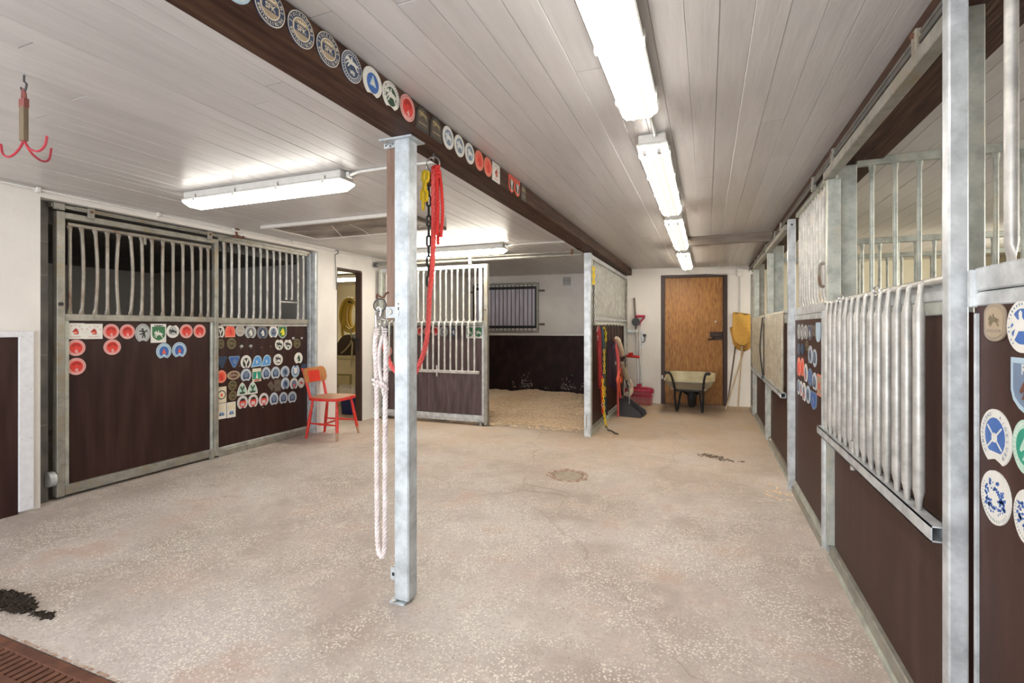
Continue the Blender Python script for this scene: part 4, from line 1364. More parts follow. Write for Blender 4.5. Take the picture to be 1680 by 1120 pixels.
# style: rim colour, field colour or None, emblem colour, emblem outline, emblem scale x, y, emblem dy, rim print colour, second emblem
ST = {
    'red': ('pink', 'red', 'dred', ARCHBAND, .56, .58, .10, 'dred', ('pink', HEAD, .26, .26, -.20)),
    'pink': ('pink', 'red', 'dred', ARCHBAND, .50, .50, .10, 'dred', ('pink', HEAD, .26, .26, -.20)),
    'redcard': ('ivory', None, 'dred', HEAD, .46, .44, .0, 'dred', ('orangel', outline('square'), .16, .12, -.10)),
    'grey': ('grey', 'grey', 'black', LION, .62, .58, .0, 'black', None),
    'green': ('white', 'green', 'white', HORSE, .58, .50, -.04, None, None),
    'greyu': ('white', 'grey', 'black', HORSE, .66, .5, -.02, None, None),
    'blue': ('paleblue', 'blue', 'orange', TRI, .36, .40, -.02, 'navy', ('paleblue', TRI, .6, .22, -.26)),
    'whiteblk': ('white', 'black', 'white', FORKV, .52, .62, -.08, None, None),
    'orange': ('orangel', 'orange', 'red', HEAD, .5, .55, -.02, 'red', None),
    'greybars': ('grey', 'tanl', 'grey', HORSE, .62, .5, .0, None, None),
    'greyhead': ('grey', 'dgrey', 'white', HEAD, .42, .50, -.02, 'dgrey', None),
    'navyhead': ('dgrey', 'navy', 'white', HEAD, .42, .50, -.02, 'grey', None),
    'whblue': ('white', 'greyblue', 'navy', TRI, .5, .56, .02, None, ('tan', ell(.5, .5), .16, .16, .0)),
    'yellow': ('grey', 'green', 'yellow', HEAD, .66, .62, .04, None, None),
    'bronze': ('bronzel', 'bronze', 'bronzel', HORSE, .66, .56, .0, None, None),
    'whu': ('white', 'white', 'black', HORSE, .74, .62, .02, None, ('dgreen', HEAD, .3, .3, -.25)),
    'silver': ('grey', None, None, None, 1, 1, 0, None, None),
    'slate': ('slate', 'navy', 'slate', HEAD, .4, .4, 0, None, None),
    'navytri': ('greyblue', 'blue', 'greyblue', HEAD, .46, .46, .06, None, None),
    'sky': ('paleblue', 'sky', 'ivory', 'B', .34, .36, -.06, None, None),
    'bwround': ('white', 'white', 'black', HORSE, .66, .56, .08, 'black', ('black', CROWN, .5, .16, -.26)),
    'whgreen': ('white', 'ivory', 'dgreen', HEAD, .52, .62, .02, None, None),
    'brown': ('tanl', 'brown', 'tan', HORSE, .72, .5, .0, None, None),
    'bluesh': ('silverb', 'navy', 'greyblue', SH, .40, .44, .02, None, ('white', outline('square'), .28, .07, -.32)),
    'colour': ('cream', 'teal', 'ivory', TRI, .34, .7, .0, None, ('dred', outline('square'), .6, .09, -.40)),
    'bluebird': ('silverb', 'greyblue', 'navy', HEAD, .5, .46, .02, None, None),
    'blueu': ('paleblue', 'blue', 'ivory', SH, .44, .52, .02, None, None),
    'cream': ('cream', 'cream', 'black', ell(.46, .46, 20) + [(.46, -.002), (.37, -.002)] + list(reversed(ell(.37, .37, 20))), .95, .62, .0, 'black', ('orange', HEAD, .34, .24, .0)),
    'grtri': ('white', 'tealp', 'dgreen', FORKV, .56, .56, -.05, None, ('dgreen', outline('square'), .5, .16, -.32)),
    'taupe': ('taupe', 'taupel', 'taupe', HORSE, .5, .4, 0, None, None),
    'bluered': ('white', 'greyblue', 'orange', HEAD, .36, .34, -.12, None, None),
    'whred': ('white', 'ivory', 'red', HORSE, .5, .44, 0, None, None),
    'redshoe': ('silverr', 'red', 'silverr', ZIG, .42, .34, -.14, None, ('black', ell(.5, .5, 12, 0, 0, 0, pi), .5, .36, .12)),
    'yelcard': ('ivory', 'cream', 'navy', TRAP, .66, .30, -.18, None, ('lblue', outline('square'), .26, .12, -.18)),
    'pale': ('paleblue', None, None, None, 1, 1, 0, None, None),
    'pinkcard': ('orangel', 'tanl', 'red', HEAD, .5, .4, 0, None, None),
    'tan': ('tan', 'tanl', 'bronzel', HORSE, .5, .4, .06, None, ('tan', outline('square'), .62, .06, -.22)),
    'himwhite': ('ivory', 'blue', 'ivory', HORSE, .84, .74, .0, 'greyblue', None),
    'bluewh': ('paleblue', 'greyblue', 'ivory', 'RI', .26, .26, .30, None, ('brown', HEAD, .4, .4, -.06)),
    'himle': ('ivory', 'blue', 'ivory', None, 1, 1, 0, None, None),
    'himworn': ('ivory', 'ivory', 'blue', ZIG, .62, .66, .0, 'greyblue', ('blue', LION, .30, .34, .25)),
    'teal': ('tealp', 'teal', 'tealp', HEAD, .5, .54, 0, 'ivory', None),
    'skyb': ('paleblue', 'sky', 'paleblue', HEAD, .5, .5, .1, 'ivory', None),
    'sfk': ('navy', None, None, None, 1, 1, 0, None, None),
    'vrb': ('navy', None, None, None, 1, 1, 0, None, None),
    'tri': ('ivory', 'blue', 'paleblue', TRI, .46, .52, .04, None, ('cream', TRI, .22, .26, .0)),
    'askims': ('ivory', 'dgreen', 'ivory', HORSE, .60, .62, .0, None, None),
    'darkarch': ('darkpl', 'taupe', 'gold', HORSE, .66, .36, .16, None, ('tan', outline('square'), .6, .05, -.22)),
    'bluehorse': ('white', 'greyblue', 'ivory', HORSE, .58, .60, .0, None, None),
    'redsh': ('orange', 'black', 'ivory', FORKV, .5, .7, -.05, None, ('orange', outline('square'), .8, .1, .30)),
}
PANELS = {
    'G': (-4.3978, 'L', 'plaques on the left sliding gate'), 'P': (-4.3978, 'L', 'plaques on the left panel'), 'B': (-1.1598, 'L', 'plaques along the timber beam'),
    'M': (5.6758, 'F', 'plaques on the far feeding gate'), 'R': (0.6258, 'R', 'plaques on the narrow right panel'), 'N': (0.6258, 'R', 'plaques on the nearest right panel'),
}


def scaled(poly, sx, sy, dx=0.0, dy=0.0):
    return [(a * sx + dx, c * sy + dy) for a, c in poly]


def plaque(pn, u, z, w, h, sh, st, label):
    pos, side, group = PANELS[pn]
    if side == 'L':
        M = Matrix(((0, 0, 1, pos), (1, 0, 0, u), (0, 1, 0, z), (0, 0, 0, 1)))
    elif side == 'R':
        M = Matrix(((0, 0, -1, pos), (-1, 0, 0, u), (0, 1, 0, z), (0, 0, 0, 1)))
    else:
        M = Matrix(((1, 0, 0, u), (0, 0, -1, pos), (0, 1, 0, z), (0, 0, 0, 1)))
    rim, fld, emc, emo, ex, ey, ey0, prn, second = ST[st]
    t0, t1, t2, t3 = 0.0035, 0.0043, 0.0050, 0.0056
    I = Matrix.Identity(4)
    mt = 0.6 if st == 'silver' else 0.0
    ol = scaled(outline(sh), w, h)
    root = MB().prism(ol, I, 0, t0).build('plaque', flat(C[rim], 0.35 if mt else 0.4, mt))
    root.matrix_world = M
    RM[root.name] = M
    tag(root, label, 'plaque', group)

    host = [None]

    def add(name, poly, col, za=t0 - 0.0005, zb=t1):
        o = MB().prism(poly, I, za, zb).build(name, flat(C[col], 0.4), host[0] if name == 'emblem' and host[0] else root, local=True)
        if name == 'field':
            host[0] = o

    def text(name, fill, col):
        mb = MB()
        fill(mb)
        mb.build(name, flat(C[col], 0.4), root, local=True)['kind'] = 'stuff'

    roundish = sh not in ('square', 'diamond', 'triup', 'tridown', 'shield', 'arch', 'leanarch', 'archdown', 'capsule')
    if st == 'silver':
        MB().lathe([(w * .42, t0), (w * .34, t0 + w * .12), (0.0005, t0 + w * .16)], (0, 0, 0), 14).build('dome', flat(C['grey'], 0.3, 0.6), root, True, local=True)
        return root
    if st == 'sfk':
        add('edge_ring', scaled(ell(.5, .5, 32), w * .985, h * .985), 'cream', t0 - .0008, t0 + .0002)
        add('lettered_band', scaled(ell(.5, .5, 32), w * .93, h * .93), 'navy', t0 - .0005, t0 + .0005)
        add('inner_ring', scaled(ell(.5, .5, 32), w * .645, h * .645), 'cream', t0, t0 + .0008)
        add('centre', scaled(ell(.5, .5, 32), w * .58, h * .58), 'tanl', t0, t0 + .0011)
        add('name_band', [(-w * .26, -h * .115), (w * .26, -h * .115), (w * .26, h * .10), (-w * .26, h * .10)], 'navy', t0, t0 + .0015)
        add('crown', scaled(CROWN, w * .34, h * .11, 0, h * .185), 'cream', t0, t0 + .0017)
        text('initials', lambda mb: put_text(mb, 'SFK', 0, -h * .008, h * .215, t0 + .0021, gap=.03, sx=w / h * 1.05), 'cream')
        text('lettering', lambda mb: (ring_text(mb, 'STOCKHOLMS', w * .395, h * .395, h * .125, t0 + .0012, 172, 8), ring_text(mb, 'FÄLTRITTKLUBB', w * .395, h * .395, h * .12, t0 + .0012, -20, -160)), 'cream')
        return root
    if st == 'vrb':
        add('edge_ring', scaled(ell(.5, .5, 32), w * .985, h * .985), 'ivory', t0 - .0008, t0 + .0002)
        add('lettered_band', scaled(ell(.5, .5, 32), w * .93, h * .93), 'navy', t0 - .0005, t0 + .0005)
        add('inner_ring', scaled(ell(.5, .5, 32), w * .70, h * .74), 'ivory', t0, t0 + .0008)
        add('centre', scaled(ell(.5, .5, 32), w * .65, h * .69), 'navy', t0, t0 + .0011)
        add('horse', scaled(HORSE, w * .62, h * .46, 0, h * .11), 'ivory', t0, t0 + .0016)
        text('initials', lambda mb: put_text(mb, 'VRB', 0, -h * .19, h * .20, t0 + .0018, gap=-.12, sx=w / h * .9), 'ivory')
        mb = MB()
        for i in range(30):
            a = radians(20 + i * 11.2)
            q = Matrix.Translation((w * .405 * cos(a), h * .42 * sin(a), 0)) @ Matrix.Rotation(a, 4, 'Z')
            mb.xbox(q, -h * .028, -w * .010, t0, h * .028, w * .010, t0 + .0012)
        mb.build('rim_print', flat(C['ivory'], 0.4), root, local=True)
        return root
    if st == 'himle':
        add('field', scaled(ell(.5, .5, 22, 0, 0, radians(-55), radians(235)), w * .64, h * .66, 0, h * .02), 'blue')
        mb = MB()
        for a in (40, 140, 220, 320):
            q = Matrix.Rotation(radians(a), 4, 'Z')
            mb.xbox(Matrix.Diagonal((1, h / w, 1, 1)) @ q, w * .05, -w * .016, t0, w * .30, w * .016, t2)
        mb.build('spokes', flat(C['ivory'], 0.4), root, local=True)
        add('hub', scaled(ell(.5, .5, 16), w * .17, h * .17), 'ivory', t0, t2 + .0004)
        add('name_tab', scaled(outline('square'), w * .34, h * .075, w * .02, -h * .31), 'ivory', t0, t2)
        text('lettering', lambda mb: (ring_text(mb, 'HIMLEDALENS', w * .41, h * .415, h * .088, t1 + .0004, 222, 108), ring_text(mb, 'RIDKLUBB', w * .41, h * .415, h * .092, t1 + .0004, 62, -48)), 'greyblue')
        return root
    if st == 'himworn':
        rr = random.Random(int(z * 1000))
        mb = MB()
        for _ in range(95):
            a, r_ = rr.uniform(0, 6.28), rr.uniform(.12, .34) + (.03 if rr.random() < .3 else 0)
            s_ = rr.uniform(.014, .046)
            q = Matrix.Translation((w * r_ * cos(a), h * r_ * sin(a), 0)) @ Matrix.Rotation(rr.uniform(0, 3), 4, 'Z')
            if abs(cos(a)) < .3 and rr.random() < .5 or r_ < .17 and rr.random() < .7:
                continue
            mb.prism([(h * s_ * rr.uniform(.6, 1.2) * cos(k), h * s_ * rr.uniform(.6, 1.2) * sin(k)) for k in (0, 1.1, 2.0, 3.2, 4.1, 5.3)], q, t0 - .0005, t1)
        mb.build('paint_flakes', flat(C['blue'], 0.5), root, local=True)['kind'] = 'stuff'
        mb = MB()
        for i in range(22):
            a = radians(150 + i * 8.6)
            q = Matrix.Translation((w * .415 * cos(a), h * .425 * sin(a), 0)) @ Matrix.Rotation(a, 4, 'Z')
            mb.xbox(q, -h * .022, -w * .012, t0 - .0005, h * .022, w * .012, t0 + .0006)
        mb.build('rim_print', flat((.45, .46, .47), 0.5), root, local=True)
        return root
    fs = .68 if roundish else .80
    if fld:
        if sh in ('hshoe', 'ushoe'):
            sgn = 1 if sh == 'hshoe' else -1
            add('field', scaled(ell(.5, .5, 24), w * .62, h * .68, 0, -sgn * h * .035), fld)
        elif sh == 'square' and st == 'green':
            add('field', scaled(SH, w * .84, h * .74, 0, -h * .02), fld)
            add('crown', scaled(CROWN, w * .6, h * .13, 0, h * .40), 'black')
        elif sh == 'square' and st == 'colour':
            add('field', scaled(outline('square'), w * .9, h * .56, 0, -h * .03), fld)
        elif sh == 'square' and st == 'yelcard':
            add('field', scaled(outline('square'), w * .86, h * .44, 0, h * .22), fld)
        else:
            add('field', scaled(outline(sh), w * fs, h * fs), fld)
    if isinstance(emo, str):
        text('initials', lambda mb: put_text(mb, emo, 0, h * ey0, h * ey, t1 + .0004, sx=w / h), emc)
    elif emo is not None:
        add('emblem', scaled(emo, w * ex, h * ey, 0, h * ey0), emc, t0, t2)
    if second:
        c2, p2, sx, sy, dy = second
        add('emblem', scaled(p2, w * sx, h * sy, 0, h * dy), c2, t0, t3)
    if st == 'askims':
        text('lettering', lambda mb: (ring_text(mb, 'ASKIMS', w * .415, h * .415, h * .10, t1 + .0006, 198, 128), ring_text(mb, 'RYTTARKLUBB', w * .415, h * .415, h * .10, t1 + .0006, 104, -26)), 'black')
    if prn and w > 0.05 and pn in 'GBN' and sh != 'square':
        mb = MB()
        k = 26
        for i in range(k):
            a = radians(-60 + i * 300 / k)
            q = Matrix.Translation((w * .425 * cos(a), h * .425 * sin(a), 0)) @ Matrix.Rotation(atan2(sin(a) * h, cos(a) * w), 4, 'Z')
            mb.xbox(q, -h * .022, -w * .013, t0 - .0005, h * .022, w * .013, t0 + .0006)
        mb.build('rim_print', flat(C[prn], 0.5), root, local=True)
    if sh == 'square' and st == 'redcard':
        mb = MB()
        for i in range(5):
            a = radians(25 + i * 32)
            q = Matrix.Translation((w * .40 * cos(a), -h * .04 + h * .40 * sin(a), 0)) @ Matrix.Rotation(a, 4, 'Z')
            mb.xbox(q, -h * .025, -w * .05, t0 - .0005, h * .025, w * .05, t0 + .0006)
        mb.box(-w * .28, -h * .38, t0 - .0005, w * .28, -h * .34, t0 + .0006)
        mb.build('rim_print', flat((.62, .34, .30), 0.5), root, local=True)
    return root


PLAQUES = [
('G', 2.224, 1.223, 0.116, 0.119, 'square', 'redcard', 'white square plaque with red horse, in the top left corner of the left sliding gate'),
('G', 2.342, 1.22, 0.12, 0.117, 'square', 'redcard', 'white square plaque with red horse, second in the top row of the left sliding gate'),
('G', 2.462, 1.218, 0.115, 0.121, 'round', 'red', 'red round plaque directly beside the white square plaques on the left sliding gate'),
('G', 2.58, 1.216, 0.113, 0.121, 'round', 'red', 'red round plaque between another red one and the grey horseshoe, left sliding gate'),
('G', 2.698, 1.202, 0.12, 0.159, 'hshoe', 'grey', 'grey horseshoe plaque with a black lion beside the green card, left sliding gate'),
('G', 2.825, 1.2, 0.127, 0.162, 'square', 'green', 'white card with a green shield and white horse on the left sliding gate'),
('G', 2.947, 1.217, 0.113, 0.119, 'ushoe', 'greyu', 'white open-topped horseshoe plaque beside the green card on the left sliding gate'),
('G', 3.069, 1.216, 0.12, 0.127, 'round', 'red', 'red round plaque second from the right end of the left sliding gate top row'),
('G', 3.194, 1.216, 0.118, 0.124, 'round', 'red', 'red round plaque at the far right end of the left sliding gate top row'),
('G', 2.228, 1.098, 0.12, 0.123, 'round', 'pink', 'red round plaque under the first white square plaque on the left sliding gate'),
('G', 2.47, 1.094, 0.123, 0.124, 'round', 'red', 'red round plaque alone in the middle of the second row, left sliding gate'),
('G', 2.87, 1.044, 0.129, 0.141, 'hshoe', 'blue', 'blue horseshoe plaque with red rider, left one of the pair on the left sliding gate'),
('G', 3.005, 1.048, 0.129, 0.142, 'hshoe', 'blue', 'blue horseshoe plaque with red triangle, right one of the pair on the left sliding gate'),
('G', 2.23, 0.958, 0.122, 0.128, 'round', 'pink', 'lowest red round plaque, alone in the third row of the left sliding gate'),
('P', 3.404, 1.207, 0.09, 0.128, 'hshoe', 'whiteblk', 'white and black horseshoe plaque half behind the gate stile, top row of the left panel'),
('P', 3.51, 1.214, 0.112, 0.121, 'arch', 'orange', 'orange-red arched plaque in the top row of the left panel'),
('P', 3.623, 1.217, 0.108, 0.116, 'round', 'greybars', 'plain grey round plaque in the top row of the left panel'),
('P', 3.745, 1.202, 0.138, 0.144, 'hshoe', 'greyhead', 'pale grey horseshoe plaque with horse, top row of the left panel'),
('P', 3.893, 1.197, 0.141, 0.148, 'hshoe', 'navyhead', 'dark navy horseshoe plaque with white horse, top row of the left panel'),
('P', 4.035, 1.201, 0.124, 0.138, 'hshoe', 'whblue', 'white horseshoe plaque with blue centre, top row of the left panel'),
('P', 4.157, 1.199, 0.12, 0.146, 'shield', 'yellow', 'green shield plaque with a yellow animal, right end of the top row, left panel'),
('P', 3.409, 1.09, 0.073, 0.094, 'round', 'bronze', 'dark bronze round plaque half hidden at the gate stile, second row of the left panel'),
('P', 3.526, 1.09, 0.102, 0.111, 'round', 'bronze', 'dark bronze round plaque under the orange arched one on the left panel'),
('P', 4.114, 1.062, 0.116, 0.123, 'ushoe', 'whu', 'white open-topped horseshoe plaque, left one of two on the left panel'),
('P', 4.236, 1.059, 0.113, 0.123, 'ushoe', 'whu', 'white open-topped horseshoe plaque, right one of two on the left panel'),
('P', 4.366, 1.065, 0.102, 0.108, 'round', 'bronze', 'dark bronze round plaque between two silver discs at the right edge, left panel'),
('P', 3.64, 1.058, 0.038, 0.034, 'round', 'silver', 'small silver disc, first of two in the middle of the left panel'),
('P', 3.748, 1.056, 0.039, 0.034, 'round', 'silver', 'small silver disc, second of two in the middle of the left panel'),
('P', 4.313, 1.125, 0.041, 0.032, 'round', 'silver', 'small silver disc left above the bronze plaque at the right of the left panel'),
('P', 4.438, 1.125, 0.033, 0.026, 'round', 'silver', 'small silver disc right above the bronze plaque at the right of the left panel'),
('P', 3.421, 0.911, 0.112, 0.119, 'tridown', 'slate', 'dark slate rounded triangle plaque at the gate stile on the left panel'),
('P', 3.556, 0.907, 0.129, 0.119, 'tridown', 'navytri', 'blue rounded triangle plaque in the third row of the left panel'),
('P', 3.692, 0.895, 0.125, 0.141, 'hshoe', 'whiteblk', 'white horseshoe plaque with a black fork shape, third row of the left panel'),
('P', 3.824, 0.895, 0.124, 0.122, 'leanarch', 'sky', 'light blue arched plaque, left one of the pair on the left panel'),
('P', 3.944, 0.895, 0.121, 0.125, 'leanarch', 'sky', 'light blue arched plaque, right one of the pair on the left panel'),
('P', 4.098, 0.896, 0.127, 0.125, 'round', 'bwround', 'black and white round plaque in the third row of the left panel'),
('P', 4.389, 0.894, 0.123, 0.135, 'hshoe', 'whgreen', 'white horseshoe plaque with green horse head above the red chair'),
('P', 3.415, 0.772, 0.112, 0.125, 'round', 'orange', 'orange-red round plaque at the gate stile in the fourth row, left panel'),
('P', 3.55, 0.773, 0.146, 0.09, 'round', 'brown', 'brown oval plaque in the fourth row of the left panel'),
('P', 3.692, 0.76, 0.125, 0.136, 'hshoe', 'bluesh', 'blue and white horseshoe plaque right of the brown oval on the left panel'),
('P', 3.822, 0.752, 0.106, 0.137, 'square', 'colour', 'small colourful green and blue picture card on the left panel'),
('P', 3.939, 0.757, 0.112, 0.14, 'hshoe', 'bluesh', 'blue and white horseshoe plaque right of the colourful card on the left panel'),
('P', 4.063, 0.751, 0.123, 0.14, 'hshoe', 'bluesh', 'blue and white horseshoe plaque second right of the colourful card, left panel'),
('P', 4.194, 0.754, 0.124, 0.131, 'hshoe', 'bluebird', 'white horseshoe plaque with grey-blue picture third right of the colourful card, left panel'),
('P', 4.344, 0.749, 0.12, 0.148, 'ushoe', 'blueu', 'light blue open-topped horseshoe plaque beside the chair back, left panel'),
('P', 4.47, 0.782, 0.075, 0.078, 'square', 'slate', 'small dark blue square plaque peeping out above the chair back'),
('P', 3.417, 0.594, 0.104, 0.156, 'square', 'cream', 'cream card with a black ring at the gate stile, fifth row of the left panel'),
('P', 3.537, 0.673, 0.095, 0.098, 'round', 'bronze', 'upper of two bronze round plaques beneath the brown oval on the left panel'),
('P', 3.54, 0.57, 0.091, 0.097, 'round', 'bronze', 'lower of two bronze round plaques beneath the brown oval on the left panel'),
('P', 3.647, 0.627, 0.117, 0.133, 'triup', 'grtri', 'green and white pointed plaque, left one of the pair on the left panel'),
('P', 3.77, 0.625, 0.122, 0.131, 'triup', 'grtri', 'green and white pointed plaque, right one of the pair on the left panel'),
('P', 4.002, 0.617, 0.099, 0.121, 'diamond', 'taupe', 'tilted dull brown square plaque on the left panel'),
('P', 4.09, 0.613, 0.089, 0.134, 'square', 'taupe', 'upright dull brown square plaque beside the tilted one on the left panel'),
('P', 4.197, 0.621, 0.118, 0.14, 'hshoe', 'bluebird', 'grey-blue horseshoe plaque right of the brown squares on the left panel'),
('P', 4.322, 0.607, 0.116, 0.134, 'hshoe', 'bluered', 'blue horseshoe plaque with a red corner beside the chair'),
('P', 4.431, 0.605, 0.095, 0.118, 'round', 'whred', 'white round plaque with red print half behind the chair upright'),
('P', 3.651, 0.487, 0.123, 0.14, 'hshoe', 'redshoe', 'red and white horseshoe plaque, left one of three on the left panel'),
('P', 3.777, 0.485, 0.121, 0.143, 'hshoe', 'redshoe', 'red and white horseshoe plaque, middle one of three on the left panel'),
('P', 3.909, 0.481, 0.122, 0.144, 'hshoe', 'redshoe', 'red and white horseshoe plaque, right one of three on the left panel'),
('P', 4.042, 0.469, 0.115, 0.143, 'hshoe', 'bluesh', 'blue horseshoe plaque beside the red ones, left of three in the bottom row'),
('P', 4.171, 0.462, 0.117, 0.138, 'hshoe', 'bluesh', 'blue horseshoe plaque, middle of three in the bottom row beside the red ones'),
('P', 4.297, 0.454, 0.126, 0.137, 'hshoe', 'bluesh', 'blue horseshoe plaque, last of three in the bottom row nearest the chair'),
('P', 3.417, 0.435, 0.104, 0.151, 'square', 'yelcard', 'yellow and white card at the gate stile, first of the bottom pair, left panel'),
('P', 3.524, 0.433, 0.094, 0.152, 'square', 'yelcard', 'yellow and white card with red edge, right of the bottom pair on the left panel'),
('M', -3.568, 1.198, 0.098, 0.12, 'round', 'red', 'red round plaque just right of the steel pillar on the far feeding gate'),
('M', -3.463, 1.198, 0.096, 0.12, 'round', 'red', 'red round plaque behind the hanging red rope on the far feeding gate'),
('M', -3.338, 1.203, 0.111, 0.122, 'round', 'red', 'red round plaque just right of the hanging red rope on the far feeding gate'),
('M', -3.21, 1.195, 0.122, 0.146, 'hshoe', 'greyhead', 'pale grey horseshoe plaque on the far feeding gate'),
('M', -3.067, 1.196, 0.115, 0.145, 'hshoe', 'navyhead', 'dark grey horseshoe plaque on the far feeding gate'),
('M', -2.83, 1.19, 0.104, 0.157, 'square', 'green', 'white card with green shield, left one of two on the far feeding gate'),
('M', -2.704, 1.19, 0.135, 0.156, 'square', 'green', 'white card with green shield, right one of two on the far feeding gate'),
('M', -4.076, 1.212, 0.12, 0.159, 'hshoe', 'navyhead', 'dark grey horseshoe plaque left of the steel pillar on the far feeding gate'),
('M', -4.081, 0.927, 0.13, 0.142, 'round', 'red', 'red round plaque left of the steel pillar, low on the far feeding gate'),
('R', 4.117, 1.22, 0.113, 0.111, 'round', 'greyhead', 'first grey oval plaque from the post, top row of the narrow right panel'),
('R', 3.986, 1.217, 0.106, 0.114, 'round', 'greyhead', 'second grey oval plaque from the post, top row of the narrow right panel'),
('R', 3.851, 1.215, 0.147, 0.104, 'hshoe', 'greyhead', 'grey horseshoe plaque third in the top row of the narrow right panel'),
('R', 3.697, 1.216, 0.139, 0.099, 'shield', 'navyhead', 'dark grey shield plaque fourth in the top row of the narrow right panel'),
('R', 3.57, 1.23, 0.102, 0.07, 'square', 'taupe', 'dark square plaque fifth in the top row of the narrow right panel'),
('R', 3.447, 1.221, 0.128, 0.119, 'archdown', 'pale', 'pale blue tongue-shaped plaque at the end of the top row, narrow right panel'),
('R', 4.107, 1.093, 0.133, 0.086, 'round', 'slate', 'dark slate oval plaque nearest the post in the second row, narrow right panel'),
('R', 3.972, 1.099, 0.124, 0.083, 'round', 'slate', 'dark slate oval plaque second in the second row, narrow right panel'),
('R', 3.808, 1.128, 0.104, 0.072, 'round', 'bronze', 'small bronze oval plaque in the second row of the narrow right panel'),
('R', 3.688, 1.071, 0.137, 0.123, 'hshoe', 'bluebird', 'white horseshoe plaque in the second row of the narrow right panel'),
('R', 3.549, 1.059, 0.117, 0.113, 'round', 'bluesh', 'white oval plaque with dark centre ending the second row, narrow right panel'),
('R', 4.114, 0.961, 0.14, 0.143, 'hshoe', 'orange', 'orange-red horseshoe plaque nearest the post on the narrow right panel'),
('R', 3.976, 0.967, 0.126, 0.138, 'hshoe', 'orange', 'orange-red horseshoe plaque second from the post on the narrow right panel'),
('R', 3.848, 0.939, 0.116, 0.13, 'hshoe', 'bluered', 'blue and white horseshoe plaque next to the orange pair, narrow right panel'),
('R', 3.697, 0.926, 0.143, 0.118, 'round', 'navytri', 'blue oval plaque in the third row of the narrow right panel'),
('R', 3.549, 0.911, 0.14, 0.116, 'hshoe', 'bluesh', 'blue and white horseshoe plaque beside the pink cards, narrow right panel'),
('R', 3.407, 0.905, 0.13, 0.129, 'square', 'pinkcard', 'pink card, the one farther along the narrow right panel'),
('R', 3.277, 0.906, 0.116, 0.134, 'square', 'pinkcard', 'pink card next to the galvanised door stile, narrow right panel'),
('R', 4.13, 0.814, 0.108, 0.11, 'round', 'bluesh', 'white and blue oval plaque first in the bottom row, narrow right panel'),
('R', 4.026, 0.815, 0.083, 0.108, 'round', 'bluered', 'white and blue oval plaque second in the bottom row, narrow right panel'),
('R', 3.913, 0.802, 0.129, 0.135, 'hshoe', 'bluered', 'red-toned horseshoe plaque third in the bottom row, narrow right panel'),
('R', 3.766, 0.804, 0.153, 0.117, 'round', 'bluebird', 'grey-blue oval plaque fourth in the bottom row, narrow right panel'),
('R', 3.585, 0.789, 0.19, 0.114, 'shield', 'navytri', 'dark blue shield plaque ending the bottom row of the narrow right panel'),
('N', 1.482, 1.262, 0.091, 0.089, 'capsule', 'tan', 'tan capsule plaque with a horse statue on the nearest right panel'),
('N', 1.372, 1.252, 0.116, 0.113, 'round', 'himwhite', 'white oval plaque with white horse on blue, at the right frame edge above others'),
('N', 1.36, 1.126, 0.108, 0.118, 'shield', 'bluewh', 'blue and white shield plaque at the right frame edge below the horse oval'),
('N', 1.478, 0.994, 0.131, 0.132, 'hshoe', 'himle', 'worn white horseshoe plaque with blue centre and lettered rim, nearest right panel'),
('N', 1.479, 0.854, 0.13, 0.126, 'egg', 'himworn', 'flaking white oval plaque with blue remains, lowest whole one on the nearest right panel'),
('N', 1.357, 0.998, 0.103, 0.117, 'round', 'teal', 'green oval plaque at the right frame edge, nearest right panel'),
('N', 1.354, 0.852, 0.104, 0.117, 'egg', 'himworn', 'white and blue oval plaque at the right frame edge below the green one'),
('B', 0.935, 2.162, 0.108, 0.108, 'round', 'skyb', 'light blue round plaque at the near end of the beam, cut by the frame'),
('B', 1.05, 2.162, 0.108, 0.108, 'round', 'sfk', 'navy round plaque with big letters and crown, nearest of three alike on the beam'),
('B', 1.166, 2.162, 0.108, 0.108, 'round', 'sfk', 'navy round plaque with big letters and crown, middle of three alike on the beam'),
('B', 1.282, 2.162, 0.108, 0.108, 'round', 'sfk', 'navy round plaque with big letters and crown, farthest of three alike on the beam'),
('B', 1.397, 2.162, 0.108, 0.108, 'oval', 'vrb', 'blue oval plaque with a leaping white horse and monogram on the beam'),
('B', 1.513, 2.162, 0.112, 0.108, 'hshoe', 'tri', 'white horseshoe plaque with a blue triangle on the beam'),
('B', 1.628, 2.162, 0.112, 0.108, 'hshoe', 'askims', 'white and green horseshoe plaque with jumping rider on the beam'),
('B', 1.744, 2.162, 0.108, 0.108, 'round', 'red', 'red round plaque on the beam just above the steel pillar'),
('B', 1.859, 2.162, 0.108, 0.108, 'arch', 'darkarch', 'dark arched plaque with gold horse, first of two beside the red one on the beam'),
('B', 1.975, 2.162, 0.108, 0.108, 'arch', 'darkarch', 'dark arched plaque with gold horse, second of two beside the red one on the beam'),
('B', 2.09, 2.162, 0.108, 0.108, 'oval', 'bluehorse', 'grey-blue oval plaque with white horse, nearest of three on the beam'),
('B', 2.205, 2.162, 0.108, 0.108, 'oval', 'bluehorse', 'grey-blue oval plaque with white horse, middle of three on the beam'),
('B', 2.321, 2.162, 0.108, 0.108, 'oval', 'bluehorse', 'grey-blue oval plaque with white horse, farthest of three on the beam'),
('B', 2.437, 2.162, 0.108, 0.108, 'round', 'orange', 'orange-red round plaque next to the grey-blue ovals on the beam'),
('B', 2.552, 2.162, 0.108, 0.108, 'round', 'orange', 'orange-red round plaque next to the white card on the beam'),
('B', 2.668, 2.162, 0.108, 0.108, 'square', 'redcard', 'white card with red print on the beam'),
('B', 2.915, 2.162, 0.095, 0.108, 'shield', 'redsh', 'red and black shield plaque, nearer of the pair on the beam'),
